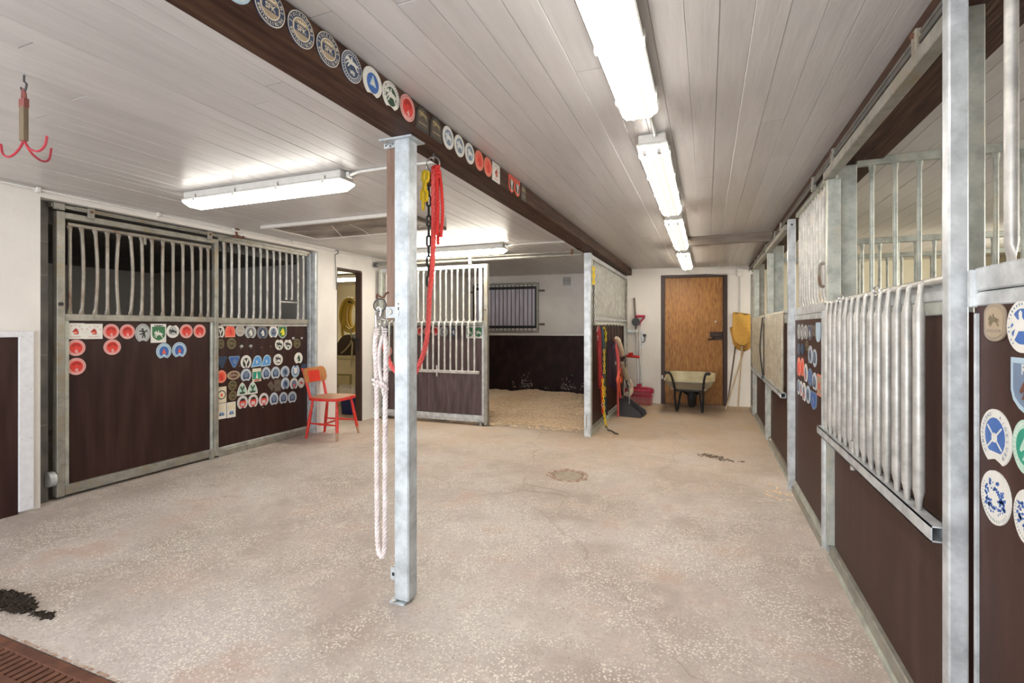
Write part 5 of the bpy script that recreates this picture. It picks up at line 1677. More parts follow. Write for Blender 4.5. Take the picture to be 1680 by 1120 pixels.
('B', 3.018, 2.162, 0.095, 0.108, 'shield', 'redsh', 'red and black shield plaque, farther of the pair on the beam'),
('B', 3.13, 2.162, 0.095, 0.108, 'square', 'darkarch', 'dark square plaque with gold mark, last one along the beam'),
]
for q_ in PLAQUES:
    plaque(*q_)

# ------------------------------------------------------------------ on the floor
gt = thing('drain_grate', 'rusty slotted drain grate let into the floor in the near left corner', 'drain', ((GX0 + GX1) / 2, (GY0 + GY1) / 2, 0))
MB().box(GX0, GY1 - 0.045, -0.012, GX1, GY1 - 0.004, 0.003).build('frame', M_RUSTIRON, gt, bev=0.003)
MB().box(GX0, GY0 + 0.004, -0.012, GX1, GY0 + 0.045, 0.003).build('frame', M_RUSTIRON, gt, bev=0.003)
gme = MB().box(-0.0125, -(GY1 - GY0) / 2 + 0.042, -0.010, 0.0125, (GY1 - GY0) / 2 - 0.042, 0.002).mesh('grate_bar', M_RUSTIRON)
n_ = int((GX1 - GX0) / 0.037)
for i in range(n_):
    o = bpy.data.objects.new('grate_bar', gme)
    COL.objects.link(o)
    o.parent = gt
    o.location = (GX0 + 0.018 + i * 0.037 - (GX0 + GX1) / 2, 0, 0)
MB().box(GX0, GY0 + 0.02, -0.118, GX1, GY1 - 0.02, -0.112).build('channel_bed', M_BLACK, gt)
mr_ = MB()
for i in range(40):
    xx = GX0 + 0.7 + i * 0.027
    if rs.random() < 0.75:
        mr_.box(xx, GY1 + rs.uniform(0.0, 0.004), 0.0, xx + rs.uniform(0.02, 0.05), GY1 + rs.uniform(0.007, 0.014), rs.uniform(0.0008, 0.002))
mr_.build('mortar_edge', M_RIM, gt)['kind'] = 'stuff'

dr = thing('floor_drain', 'round cement drain cover with a broken rim in the middle of the floor', 'drain', (-1.086, 4.03, 0))
MB().lathe([(0.118, 0.0), (0.114, 0.005), (0.02, 0.006)], (-1.086, 4.03, -0.001), 28).build('cover', M_CEMENT, dr)
rm_ = MB()
for i in range(44):
    a = 2 * pi * i / 44
    r_ = 0.142 + rs.uniform(-0.008, 0.014) + (0.022 if pi * .55 < a < pi * 1.15 else 0)
    w_ = rs.uniform(0.009, 0.02)
    q = Matrix.Translation((-1.086 + r_ * cos(a), 4.03 + r_ * sin(a), 0)) @ Matrix.Rotation(a + rs.uniform(-.3, .3), 4, 'Z')
    rm_.xbox(q, -w_, -0.016, -0.002, w_, 0.016, rs.uniform(0.002, 0.009))
rm_.build('broken_rim', M_RIM, dr)['kind'] = 'stuff'
MB().lathe([(0.136, 0.0), (0.134, 0.0022), (0.05, 0.0024)], (-1.086, 4.03, -0.0005), 28).build('gap_ring', M_BATTEN, dr)


def litter(label, cx, cy, sx, sy, n, m, rz=0.0, hmax=0.012):
    mb = MB()
    for _ in range(n):
        a, r_ = rs.uniform(0, 6.28), rs.random() ** 0.7
        x_, y_ = r_ * cos(a) * sx, r_ * sin(a) * sy
        xx, yy = cx + x_ * cos(rz) - y_ * sin(rz), cy + x_ * sin(rz) + y_ * cos(rz)
        L, W = rs.uniform(0.006, 0.024), rs.uniform(0.0015, 0.006)
        M = Matrix.Translation((xx, yy, 0.002 + rs.uniform(0, hmax))) @ Matrix.Rotation(rs.uniform(0, 6.3), 4, 'Z') @ Matrix.Rotation(rs.uniform(-.35, .35) if hmax > .004 else 0, 4, 'Y') @ Matrix.Rotation(rs.uniform(-.6, .6) if hmax > .004 else 0, 4, 'X')
        mb.xbox(M, -L, -W, -0.002, L, W, rs.uniform(0.0005, 0.002))
    return tag(mb.build('dung_litter', m), label, 'litter', kind='stuff')


litter('dark dung and straw lying on the floor above the drain grate', -2.96, 1.245, 0.20, 0.050, 460, M_MANURE, -0.05, 0.006)
litter('few loose dark scraps on the floor beside the dung near the grate', -2.68, 1.24, 0.07, 0.02, 34, M_MANURE, 0.1, 0.005)
litter('small dark dung stain scattered on the floor before the right boxes', 0.02, 5.16, 0.13, 0.07, 60, M_STICKDK, -0.2, 0.002)
litter('thin trail of dark scraps beside the dung stain before the right boxes', 0.20, 5.06, 0.16, 0.06, 26, M_STICKDK, -0.2, 0.002)
litter('loose shavings swept along the foot of the right boxes', 0.50, 4.2, 0.10, 0.22, 40, M_SHAVE, 0.0, 0.004)

# ------------------------------------------------------------------ red chair
ch = thing('wooden_chair', 'worn red wooden chair with a patched backrest, beside the left panel', 'chair', (-4.015, 4.50, 0), radians(9))
# local: +x is the way the chair faces, z up
seat = []
for i in range(28):
    a = 2 * pi * i / 28
    r_ = 1.0 / ((abs(cos(a)) ** 4.5 + abs(sin(a)) ** 4.5) ** (1 / 4.5))
    seat.append((0.215 * r_ * cos(a), (0.215 + 0.018 * cos(a)) * r_ * sin(a)))
seo = MB().prism(seat, Matrix.Translation((0.01, 0, 0)), 0.432, 0.462).build('seat', M_CHAIRRED, ch, bev=0.006, local=True)
MB().prism(scaled(seat, .965, .965), Matrix.Translation((0.01, 0, 0)), 0.4615, 0.4645).build('seat_top', M_CHAIRSEAT, seo, local=True)
legs = []
for sx_, sy_ in ((1, -1), (1, 1), (-1, -1), (-1, 1)):
    top = Vector((0.14 * sx_ + (0.02 if sx_ > 0 else 0), 0.145 * sy_, 0.435))
    bot = Vector((0.185 * sx_ + (0.03 if sx_ > 0 else -0.02), (0.225 if sx_ > 0 else 0.175) * sy_, 0.0))
    legs.append((top, bot))
    mid = top.lerp(bot, 0.55)
    t2 = top.lerp(bot, 0.80)
    lgo = MB().tube([top, mid, t2], [0.013, 0.019, 0.0165], 10).build('leg', M_CHAIRRED, ch, True, local=True)
    MB().tube([t2, bot + Vector((0, 0, 0.001))], [0.0165, 0.0125], 10).build('leg_tip', M_CHAIRBARE if sx_ > 0 else M_CHAIRRED, lgo, True, local=True)


def rung(a, fa, b_, fb, name='rung'):
    p0, p1 = legs[a][0].lerp(legs[a][1], fa), legs[b_][0].lerp(legs[b_][1], fb)
    MB().tube([p0, p0.lerp(p1, .5), p1], [0.008, 0.0125, 0.008], 8).build(name, M_CHAIRRED, ch, True, local=True)


rung(0, .62, 2, .60)
rung(1, .62, 3, .60)
p0 = legs[0][0].lerp(legs[0][1], .62).lerp(legs[2][0].lerp(legs[2][1], .60), .5)
p1 = legs[1][0].lerp(legs[1][1], .62).lerp(legs[3][0].lerp(legs[3][1], .60), .5)
MB().tube([p0, p0.lerp(p1, .5), p1], [0.008, 0.0125, 0.008], 8).build('rung', M_CHAIRRED, ch, True, local=True)
for s in (-1, 1):
    MB().tube([(-0.165, 0.150 * s, 0.445), (-0.205, 0.158 * s, 0.60), (-0.245, 0.166 * s, 0.75), (-0.262, 0.168 * s, 0.79)], [0.016, 0.0145, 0.012, 0.010], 10).build('back_post', M_CHAIRRED, ch, True, local=True)
# curved backrest board: corner rounded, patch of red left in the middle
bkp = MB()
patch = MB()
NB = 16
for layer, off in ((0, 0.0), (1, 0.013)):
    for i in range(NB + 1):
        t = -1 + 2 * i / NB
        yy = 0.205 * t
        e = max(0.0, (abs(t) - 0.86) / 0.14)
        hgt = 0.083 - 0.045 * e * e
        xx = -0.213 - 0.03 * (1 - t * t) + off
        zc = 0.705
        bkp.v.append((xx + 0.20 * hgt * 1.0, yy, zc - hgt))
        bkp.v.append((xx - 0.20 * hgt * 1.0, yy, zc + hgt))
k_ = 2 * (NB + 1)
for i in range(NB):
    a = 2 * i
    bkp.f.append((a, a + 1, a + 3, a + 2))
    bkp.f.append((k_ + a, k_ + a + 2, k_ + a + 3, k_ + a + 1))
    bkp.f.append((a, a + 2, k_ + a + 2, k_ + a))
    bkp.f.append((a + 1, k_ + a + 1, k_ + a + 3, a + 3))
bkp.f.append((0, k_, k_ + 1, 1))
bkp.f.append((2 * NB, 2 * NB + 1, k_ + 2 * NB + 1, k_ + 2 * NB))
bko = bkp.build('backrest', ramp_mat('backrest_ply', [(0.36, 0.13, 0.035), (0.42, 0.19, 0.06), (0.55, 0.10, 0.03)], scale=9, rough=0.45), ch, local=True)
for i in range(4, 12):
    for (a, c) in ((0, 1),):
        v0, v1, v2, v3 = (bkp.v[k_ + 2 * i], bkp.v[k_ + 2 * i + 2], bkp.v[k_ + 2 * i + 3], bkp.v[k_ + 2 * i + 1])
        f_ = lambda p, q, t: tuple(p[j] + (q[j] - p[j]) * t + (0.0012 if j == 0 else 0) for j in range(3))
        patch.add([f_(v0, v3, .04), f_(v1, v2, .04), f_(v1, v2, .80), f_(v0, v3, .80)], [(0, 1, 2, 3)])
patch.build('paint_patch', flat((0.62, 0.035, 0.018), 0.4), bko, local=True)

# ------------------------------------------------------------------ wheelbarrow before the plywood door
wbw = thing('wheelbarrow', 'beige wheelbarrow with black tube frame parked before the plywood door', 'wheelbarrow', (-0.235, 7.85, 0), radians(-2))
# local: -y towards the viewer (handles), +y the wheel


def rrect(w, l, r, n=5):
    out = []
    for cx, cy, a0 in ((w - r, l - r, 0), (-w + r, l - r, pi / 2), (-w + r, -l + r, pi), (w - r, -l + r, 1.5 * pi)):
        for i in range(n + 1):
            a = a0 + (pi / 2) * i / n
            out.append((cx + r * cos(a), cy + r * sin(a)))
    return out


def loft(rings, close_bottom=True):
    mb = MB()
    n = len(rings[0])
    for r in rings:
        mb.v += r
    for i in range(len(rings) - 1):
        for j in range(n):
            mb.f.append((i * n + j, i * n + (j + 1) % n, (i + 1) * n + (j + 1) % n, (i + 1) * n + j))
    if close_bottom:
        mb.f.append(tuple(range(n)))
    return mb


def level(w, l, r, z0, tilt, dy=0.0):
    return [(a, c + dy, z0 + tilt * c) for a, c in rrect(w, l, r)]


tray = [level(.23, .20, .07, .325, .06, .03), level(.30, .32, .10, .42, .10, .02), level(.335, .39, .12, .515, .10), level(.350, .405, .13, .518, .10), level(.350, .405, .13, .508, .10), level(.338, .392, .12, .505, .10)]
o_ = loft(tray)
o_.build('tray', M_TRAY, wbw, True, local=True)
inn = [level(.225, .195, .07, .332, .06, .03), level(.295, .315, .10, .425, .10, .02), level(.331, .386, .12, .517, .10)]
i_ = loft(inn)
i_.f = [q[::-1] for q in i_.f]
i_.build('tray_lining', M_TRAYIN, wbw, True, local=True)
for s in (-1, 1):
    hto = MB().tube(catmull([(0.265 * s, -.66, .62), (0.25 * s, -.58, .62), (0.22 * s, -.47, .55), (0.20 * s, -.36, .42), (0.19 * s, -.25, .335), (0.14 * s, .05, .305), (0.07 * s, .38, .20)], 6), 0.0165, 10).build('handle_tube', M_BLACK, wbw, True, local=True)
    MB().tube([(0.285 * s, -.68, .622), (0.245 * s, -.565, .612)], 0.021, 10).build('grip', M_RUBBER, hto, True, local=True)
    MB().tube(catmull([(0.195 * s, -.30, .36), (0.195 * s, -.26, .24), (0.185 * s, -.20, .06), (0.175 * s, -.15, .017), (0.165 * s, -.10, .05), (0.145 * s, -.02, .20), (0.13 * s, .03, .315)], 6), 0.0155, 10).build('leg', M_BLACK, wbw, True, local=True)
    MB().disc((0.19 * s - .02 * (s < 0), -.31, .36), (s, 0, 0), 0.012, 0.03, 8).build('bolt', M_STEEL, wbw, local=True)
MB().lathe([(0.10, -.035), (0.155, -.055), (0.185, -.035), (0.19, 0), (0.185, .035), (0.155, .055), (0.10, .035)], (0, .40, .19), 22, Vector((1, 0, 0))).build('wheel', M_RUBBER, wbw, True, local=True)
MB().cyl((-.09, .40, .19), (.09, .40, .19), 0.014, 10).build('axle', M_STEEL, wbw, True, local=True)
MB().tube([(-.18, -.22, .325), (.18, -.22, .325)], 0.013, 8).build('cross_bar', M_BLACK, wbw, True, local=True)

# ------------------------------------------------------------------ brooms by the end wall


def broom(label, base, neck, tip, m_head, wid, face=0.0):
    t = thing('corn_broom', label, 'broom', base)
    b_, n_, e_ = Vector(base), Vector(neck), Vector(tip)
    MB().tube([b_, n_.lerp(e_, .06)], [0.0115, 0.0125], 10).build('handle', M_STICK, t, True)
    MB().cyl(n_.lerp(e_, -.012), n_.lerp(e_, .03), 0.021, 10).build('wire_binding', M_BLACK, t, True)
    d = (e_ - n_).normalized()
    s = Vector((cos(face), sin(face), 0))
    s = (s - d * s.dot(d)).normalized()
    w = d.cross(s)
    prof = [(0.0, .020, .020), (.03, .045, .03), (.12, .085, .042), (.30, .110, .044), (.42, .116, .040), (.60, .120, .036), (.85, .128, .030), (1.0, .130, .022)]
    L = (e_ - n_).length
    k = 28
    mb = MB()
    rr = random.Random(4)
    for pi_, (f_, a, c) in enumerate(prof):
        for j in range(k):
            an = 2 * pi * j / k
            ja = rr.uniform(.97, 1.03)
            ca, sa = cos(an), sin(an)
            ex = 0.55
            u_ = (abs(ca) ** ex) * (1 if ca > 0 else -1) * a * wid * ja
            v_ = (abs(sa) ** .8) * (1 if sa > 0 else -1) * c * (1.06 if j % 2 else .94)
            mb.v.append(tuple(n_ + d * (L * f_ + (rr.uniform(-.02, .02) if f_ > .9 else 0)) + s * u_ + w * v_))
    for i in range(len(prof) - 1):
        for j in range(k):
            mb.f.append((i * k + j, i * k + (j + 1) % k, (i + 1) * k + (j + 1) % k, (i + 1) * k + j))
    e0 = (len(prof) - 1) * k
    mb.f.append(tuple(e0 + j for j in range(k)))
    bho = mb.build('broom_head', m_head, t, True)
    # loose straw ends and the stitched bands
    sw = MB()
    for _ in range(160):
        u_, v_ = rr.uniform(-1, 1) * .125 * wid, rr.uniform(-1, 1) * .02
        a0 = n_ + d * L * .88 + s * u_ + w * v_
        a1 = n_ + d * (L * rr.uniform(1.0, 1.05)) + s * (u_ * 1.03 + rr.uniform(-.004, .004)) + w * v_
        sw.tube([a0, a1], 0.0014, 3, caps=False)
    sw.build('straw_ends', m_head, bho)['kind'] = 'stuff'
    bs = MB()
    for f_ in (.36, .43, .50, .57):
        a = .120 * wid
        pts = [n_ + d * L * f_ + s * (a * cos(2 * pi * j / 24) if abs(cos(2 * pi * j / 24)) < .9 else a * (1 if cos(2 * pi * j / 24) > 0 else -1)) + w * (.043 * sin(2 * pi * j / 24) * (abs(sin(2 * pi * j / 24)) ** -.2 if abs(sin(2 * pi * j / 24)) > .05 else 1)) for j in range(24)]
        bs.tube(pts, 0.0022, 4, closed=True)
    bs.build('stitching', flat((.80, .40, .10), .7), bho)
    return t


wn_ = EM.to_3x3() @ Vector((0, -1, 0))


def atw(x_, z, off):
    """a point off metres in front of the end wall at world x"""
    s = (x_ + 1.24) / cos(EA)
    return EM @ Vector((s, -off, z))


broom('yellow corn broom standing head up against the end wall, in front', (0.418, 7.98, 0.0), atw(0.475, .97, .20), atw(0.535, 1.455, .09), M_STRAW, 1.32, EA)
broom('second corn broom leaning behind the front one, with its handle slanting left', (0.265, 8.15, 0.0), atw(0.515, .885, .15), atw(0.49, 1.25, .055), M_STRAWDK, 1.25, EA)
sk = thing('wooden_stick', 'dark weathered stick leaning behind the two corn brooms', 'stick', (0.285, 8.28, 0))
MB().tube([(0.285, 8.28, 0.002), atw(0.40, .93, .085)], 0.011, 8).build('shaft', M_STICKDK, sk, True)
MB().tube([atw(0.40, .93, .085), atw(0.44, 1.22, .05)], [0.013, 0.016], 8).build('socket', M_DARKGREY, sk, True)

# ------------------------------------------------------------------ forks, dustpan, wall holder


def fork(label, xc, hx, yb, ztop, grip):
    t = thing('manure_fork', label, 'fork', (xc, yb, 0))
    W = .20
    MB().tube(catmull([(xc - W, yb - .03, .20), (xc - W * .9, yb - .01, .265), (xc, yb, .275), (xc + W * .9, yb - .01, .265), (xc + W, yb - .03, .20)], 4), 0.014, 8).build('head_rail', M_FORKRED, t, True)
    hpo = MB().box(xc - W, yb - .045, .225, xc + W, yb - .015, .262).build('head_plate', M_FORKRED, t, bev=.006)
    MB().box(xc - W, yb - .075, .150, xc + W, yb - .065, .162).build('cross_rail', M_FORKRED, t)
    for i in range(21):
        xx = xc - W + .012 + (2 * W - .024) * i / 20
        MB().tube([(xx, yb - .03, .235), (xx, yb - .07, .15), (xx, yb - .085, .012)], [.006, .0055, .004], 5).build('tine', M_FORKRED, hpo)
    MB().tube([(xc, yb - .01, .22), (xc + (hx - xc) * .06, yb, .34)], [.028, .020], 10).build('socket', M_FORKRED, t, True)
    MB().tube([(xc + (hx - xc) * .05, yb, .30), (hx, atw(hx, 0, .055).y, ztop)], .0135, 10).build('shaft', M_STEEL, t, True)
    if grip:
        g0 = Vector((hx, atw(hx, 0, .055).y, ztop))
        MB().tube(catmull([g0 + Vector((0, 0, -.05)), g0 + Vector((.01, 0, .03)), g0 + Vector((.065, 0, .10)), g0 + Vector((.075, 0, .135))], 5), .015, 8).build('grip_arm', M_FORKRED, t, True)
        MB().tube(catmull([g0 + Vector((0, 0, .01)), g0 + Vector((-.02, 0, .06)), g0 + Vector((-.045, 0, .10)), g0 + Vector((-.05, 0, .135))], 5), .014, 8).build('grip_arm', M_FORKRED, t, True)
        MB().tube([g0 + Vector((-.062, 0, .135)), g0 + Vector((.088, 0, .135))], .019, 10).build('grip', M_FORKRED, t, True)
    return t


fork('red manure fork with a loop grip, right one of two hung by the end wall', -1.005, -1.035, 8.20, 1.30, True)
fork('red manure fork with a plain shaft, left one of two behind the dustpan', -1.03, -1.085, 8.12, 1.22, False)
MB().tube(catmull([(-.985, 8.33, .98), (-.96, 8.32, .99), (-.955, 8.32, 1.03), (-.965, 8.33, 1.10)], 4), .007, 6)
hk = thing('tool_holder', 'pale rail holding the fork shafts on the end wall beside the partition', 'rack', atw(-1.16, 1.19, 0))
MB().xbox(EM, .005, -.06, 1.165, .265, -.0, 1.215).build('holder_rail', M_GALV, hk, bev=.004)
for s in (.10, .16, .215):
    MB().xbox(EM, s - .012, -.09, 1.17, s + .012, -.06, 1.21).build('holder_clip', M_PLASTIC, hk)
MB().xbox(EM, .225, -.02, 0.95, .265, 0, 1.165).build('bracket', M_GALV, hk)
dk = thing('wooden_stick', 'brown wooden stick standing up above the forks at the end wall', 'stick', atw(-1.10, 1.0, .03))
MB().tube([atw(-1.085, .95, .03), atw(-1.125, 1.74, .03)], .013, 8).build('shaft', M_STICKDK, dk, True)
ct = thing('cable_reel', 'small round black reel hanging at the top of the forks', 'reel', atw(-1.10, 1.34, .09))
MB().lathe([(.03, -.03), (.062, -.028), (.066, -.01), (.045, 0), (.066, .01), (.062, .028), (.03, .03)], atw(-1.10, 1.34, .11), 18, wn_).build('reel', M_BLACK, ct, True)
MB().tube(catmull([atw(-1.10, 1.30, .10), atw(-1.16, 1.26, .10), atw(-1.13, 1.20, .10), atw(-1.07, 1.23, .10)], 5), .007, 6).build('cord', M_PVC, ct, True)
MB().tube(catmull([atw(-1.0, 1.0, .02), atw(-.965, 1.02, .02), atw(-.96, 1.08, .02), atw(-.99, 1.13, .02)], 4) , .008, 6).build('hook', M_BLACK, ct)
MB().xbox(EM, .26, -.03, 1.10, .305, 0, 1.14).build('hook_plate', M_BLACK, ct)

dp = thing('dustpan', 'black plastic dustpan scoop standing on the floor before the forks', 'dustpan', (-1.0, 7.12, 0), radians(-8))
sd = [(-.155, 0.0), (.165, 0.0), (.185, .03), (.17, .075), (-.09, .245), (-.14, .255), (-.16, .22)]
dM = Matrix(((1, 0, 0, 0), (0, 0, -1, 0), (0, 1, 0, 0), (0, 0, 0, 1)))
MB().prism(sd, dM, .125, .135).build('side_wall', M_DARKGREY, dp, local=True)
MB().prism(sd, dM, -.135, -.125).build('side_wall', M_DARKGREY, dp, local=True)
MB().box(-.155, -.128, 0.0, .17, .128, .010).build('floor_plate', M_DARKGREY, dp, local=True)
MB().add([(-.16, -.128, .22), (-.155, -.128, .0), (-.155, .128, .0), (-.16, .128, .22), (-.145, -.128, .22), (-.14, -.128, .0), (-.14, .128, .0), (-.145, .128, .22), ],
         [(0, 3, 2, 1), (4, 5, 6, 7), (0, 4, 7, 3), (1, 2, 6, 5)]).build('back_wall', M_DARKGREY, dp, local=True)
MB().tube([(-.14, -.13, .25), (-.14, .13, .25)], .013, 8).build('top_rim', M_DARKGREY, dp, True, local=True)
MB().tube([(-.14, -.134, .25), (-.09, -.134, .242), (.165, -.134, .078), (.182, -.134, .035)], .008, 6).build('edge_bead', M_BLACK, dp, True, local=True)

# ------------------------------------------------------------------ things hanging on the passage side of the partition
XP = -1.222
lk_y = link_mesh('link', .052, .030, .0050, M_YELLOW)
lk_b = link_mesh('link', .050, .026, .0045, M_BLACK)
lk_s = link_mesh('link', .040, .022, .0035, M_STEEL)
c1 = thing('tie_chain', 'yellow and black plastic chain hung at the top of the partition post', 'chain', (XP, 5.585, 1.94))
MB().tube([(XP - .01, 5.587, 1.945), (XP + .02, 5.587, 1.945), (XP + .02, 5.587, 1.965)], .006, 6).build('hook', M_STEEL, c1)
chain(c1, [(XP + .014, 5.572, 1.945), (XP + .016, 5.566, 1.85), (XP + .014, 5.572, 1.72)], lk_y, .040)
chain(c1, [(XP + .014, 5.598, 1.945), (XP + .016, 5.604, 1.85), (XP + .014, 5.60, 1.72)], lk_y, .040)
chain(c1, [(XP + .014, 5.587, 1.73), (XP + .012, 5.588, 1.5), (XP + .012, 5.588, 1.22)], lk_b, .042)

rr_ = thing('red_halter_rope', 'thick bundle of dark red rope hanging from the partition hook rail', 'rope', (XP, 5.85, 1.27))
mb = MB()
for k in range(5):
    dy = (k - 2) * .032
    rope(mb, [(XP + .02, 5.83 + dy * .5, 1.262), (XP + .03, 5.82 + dy, 1.15), (XP + .03, 5.86 + dy, .80), (XP + .03, 5.90 + dy, .52 + .03 * k)], .015, .05)
mb.build('rope_bundle', M_DARKRED, rr_, True)
mb = MB()
rope(mb, [(XP + .045, 5.90, .66), (XP + .045, 5.945, .40), (XP + .045, 5.985, .20)], .019, .05)
mb.build('rope_end', M_REDROPE, rr_, True)
MB().tube(catmull([(XP + .02, 5.74, 1.20), (XP + .025, 5.76, 1.255), (XP + .03, 5.80, 1.262), (XP + .03, 5.78, 1.20), (XP + .03, 5.74, 1.14), (XP + .03, 5.76, 1.07)], 5), .006, 6).build('snap_hook', M_STEEL, rr_, True)
c2 = thing('tie_chain', 'yellow chain with black end hanging lowest and trailing onto the floor', 'chain', (XP, 5.86, .65))
chain(c2, [(XP + .085, 5.76, .645), (XP + .085, 5.79, .45), (XP + .085, 5.86, .22), (XP + .085, 5.93, .085)], lk_y, .042)
chain(c2, [(XP + .095, 5.80, .22), (XP + .095, 5.86, .14), (XP + .095, 5.95, .06)], lk_y, .042)
chain(c2, [(XP + .085, 5.94, .075), (XP + .10, 5.98, .012), (XP + .16, 5.93, .008), (XP + .22, 5.82, .008), (XP + .27, 5.78, .008)], lk_b, .042)
rg = MB()
ring(rg, (XP + .08, 5.80, .335), .024, .004, (1, -.5, .1))
rg.build('ring', M_STEEL, c2, True)
c3 = thing('tie_chain', 'yellow chain loops with a pale green strap at the hook rail, beside the red rope', 'chain', (XP, 6.10, 1.25))
chain(c3, [(XP + .03, 6.08, 1.255), (XP + .045, 6.14, 1.20), (XP + .045, 6.15, 1.05)], lk_y, .042)
chain(c3, [(XP + .05, 6.02, .98), (XP + .05, 6.02, .85), (XP + .05, 6.03, .66)], lk_y, .042)
chain(c3, [(XP + .05, 6.06, .52), (XP + .05, 6.08, .36)], lk_y, .042)
MB().tube(catmull([(XP + .03, 6.14, 1.25), (XP + .035, 6.18, 1.1), (XP + .03, 6.19, .8), (XP + .03, 6.16, .45)], 6), .010, 6).build('strap', M_OLIVE, c3, True)
bs_ = thing('lead_rope', 'blue-green lead rope hanging to the floor behind the yellow chains', 'rope', (XP, 6.15, 1.25))
mb = MB()
rope(mb, [(XP + .012, 6.06, 1.26), (XP + .02, 6.10, 1.0), (XP + .02, 6.12, .6), (XP + .02, 6.17, .10)], .016, .05)
rope(mb, [(XP + .012, 6.10, 1.26), (XP + .02, 6.15, .9), (XP + .02, 6.20, .5), (XP + .02, 6.24, .06)], .014, .05)
mb.build('rope_body', M_TEAL, bs_, True)
gr = thing('lead_rope', 'thin black lead rope with green threads beside the blue-green one', 'rope', (XP, 6.3, 1.25))
mb = MB()
rope(mb, [(XP + .012, 6.22, 1.27), (XP + .02, 6.28, 1.0), (XP + .02, 6.30, .6), (XP + .02, 6.36, .12)], .012, .05)
mb.build('rope_body', M_BLACK, gr, True)
# halters, girth and ropes farther along
rkk = thing('tack_hooks', 'row of long dark tack hooks under the partition rail', 'hooks', (XP, 7.1, 1.29))
for yy in (6.50, 6.72, 6.95, 7.2, 7.45):
    MB().tube([(XP - .005, yy, 1.295), (XP + .012, yy, 1.27), (XP + .012, yy, 1.06), (XP + .05, yy, 1.03), (XP + .06, yy, 1.06)], .006, 6).build('hook', M_BLACK, rkk, True)


def strap(mb, pts, w, th=.004):
    P = catmull(pts, 6)
    n = len(P)
    o = len(mb.v)
    for i in range(n):
        t = (P[min(i + 1, n - 1)] - P[max(i - 1, 0)]).normalized()
        s = Vector((1, 0, 0)).cross(t)
        s = s.normalized() if s.length > .05 else Vector((0, 1, 0))
        for (a, c) in ((-w, -th), (w, -th), (w, th), (-w, th)):
            mb.v.append(tuple(P[i] + s * a + Vector((c, 0, 0))))
    for i in range(n - 1):
        for j in range(4):
            a = o + i * 4
            mb.f.append((a + j, a + (j + 1) % 4, a + 4 + (j + 1) % 4, a + 4 + j))
    mb.f.append((o, o + 3, o + 2, o + 1))
    e = o + (n - 1) * 4
    mb.f.append((e, e + 1, e + 2, e + 3))
    return mb


h1 = thing('halter', 'dark purple and black halter bunched on the first tack hook', 'halter', (XP, 6.55, 1.06))
mb = MB()
for k in range(5):
    strap(mb, [(XP + .02 + .012 * k, 6.50 + .03 * k, 1.07), (XP + .03 + .014 * k, 6.42 + .045 * k, .85), (XP + .03 + .012 * k, 6.45 + .06 * k, .58), (XP + .03 + .01 * k, 6.56 + .03 * k, .47 - .02 * k)], .018)
mb.build('strap', M_PURPLE, h1)
mb = MB()
for k in range(3):
    strap(mb, [(XP + .05 + .012 * k, 6.56 + .05 * k, 1.06), (XP + .06, 6.50 + .07 * k, .80), (XP + .055, 6.60 + .05 * k, .50)], .016)
mb.build('strap', M_BLACK, h1)
rg = MB()
ring(rg, (XP + .10, 6.55, .78), .022, .004, (1, 0, 0))
rg.build('ring', M_STEEL, h1, True)
h2 = thing('lead_rope', 'pink-red rope hanging down to the floor from the second tack hook', 'rope', (XP, 6.75, 1.06))
mb = MB()
rope(mb, [(XP + .06, 6.70, 1.07), (XP + .10, 6.70, .8), (XP + .10, 6.72, .45), (XP + .09, 6.80, .03)], .015, .05)
rope(mb, [(XP + .05, 6.76, 1.07), (XP + .09, 6.86, .85), (XP + .09, 6.90, .55), (XP + .09, 7.02, .24)], .012, .045)
mb.build('rope_body', M_PINKROPE, h2, True)
h3 = thing('baling_twine', 'loop of orange baling twine knotted round the pink-red rope', 'twine', (XP, 6.75, .6))
mb = MB()
for k in range(5):
    mb.tube(catmull([(XP + .115, 6.58 - .02 * k, .48 + .02 * k), (XP + .125, 6.70, .60 + .02 * k), (XP + .125, 6.84 + .02 * k, .70 - .03 * k), (XP + .12, 6.92, .56 - .02 * k), (XP + .125, 6.76, .50 + .02 * k), (XP + .12, 6.62, .35 + .02 * k)], 6), .006, 5)
mb.build('twine', M_ORANGE, h3, True)
h4 = thing('halter', 'orange-red halter strap hanging on the third tack hook', 'halter', (XP, 6.9, 1.05))
mb = MB()
strap(mb, [(XP + .03, 6.80, 1.08), (XP + .06, 6.86, .95), (XP + .07, 6.96, .80), (XP + .07, 7.06, .70)], .022)
strap(mb, [(XP + .03, 6.92, 1.08), (XP + .06, 7.0, .9), (XP + .06, 7.02, .72), (XP + .06, 6.96, .60)], .022)
mb.build('strap', M_ORANGE, h4)
h5 = thing('fleece_girth', 'cream fleece girth with black straps hanging in a bend by the forks', 'girth', (XP, 7.1, 1.1))


def sausage(name, pts, r, m, root):
    P = catmull(pts, 6)
    k = len(P)
    rr = [r * min(1, .55 + min(i, k - 1 - i) * .3) for i in range(k)]
    MB().tube(P, rr, 12).build(name, m, root, True)


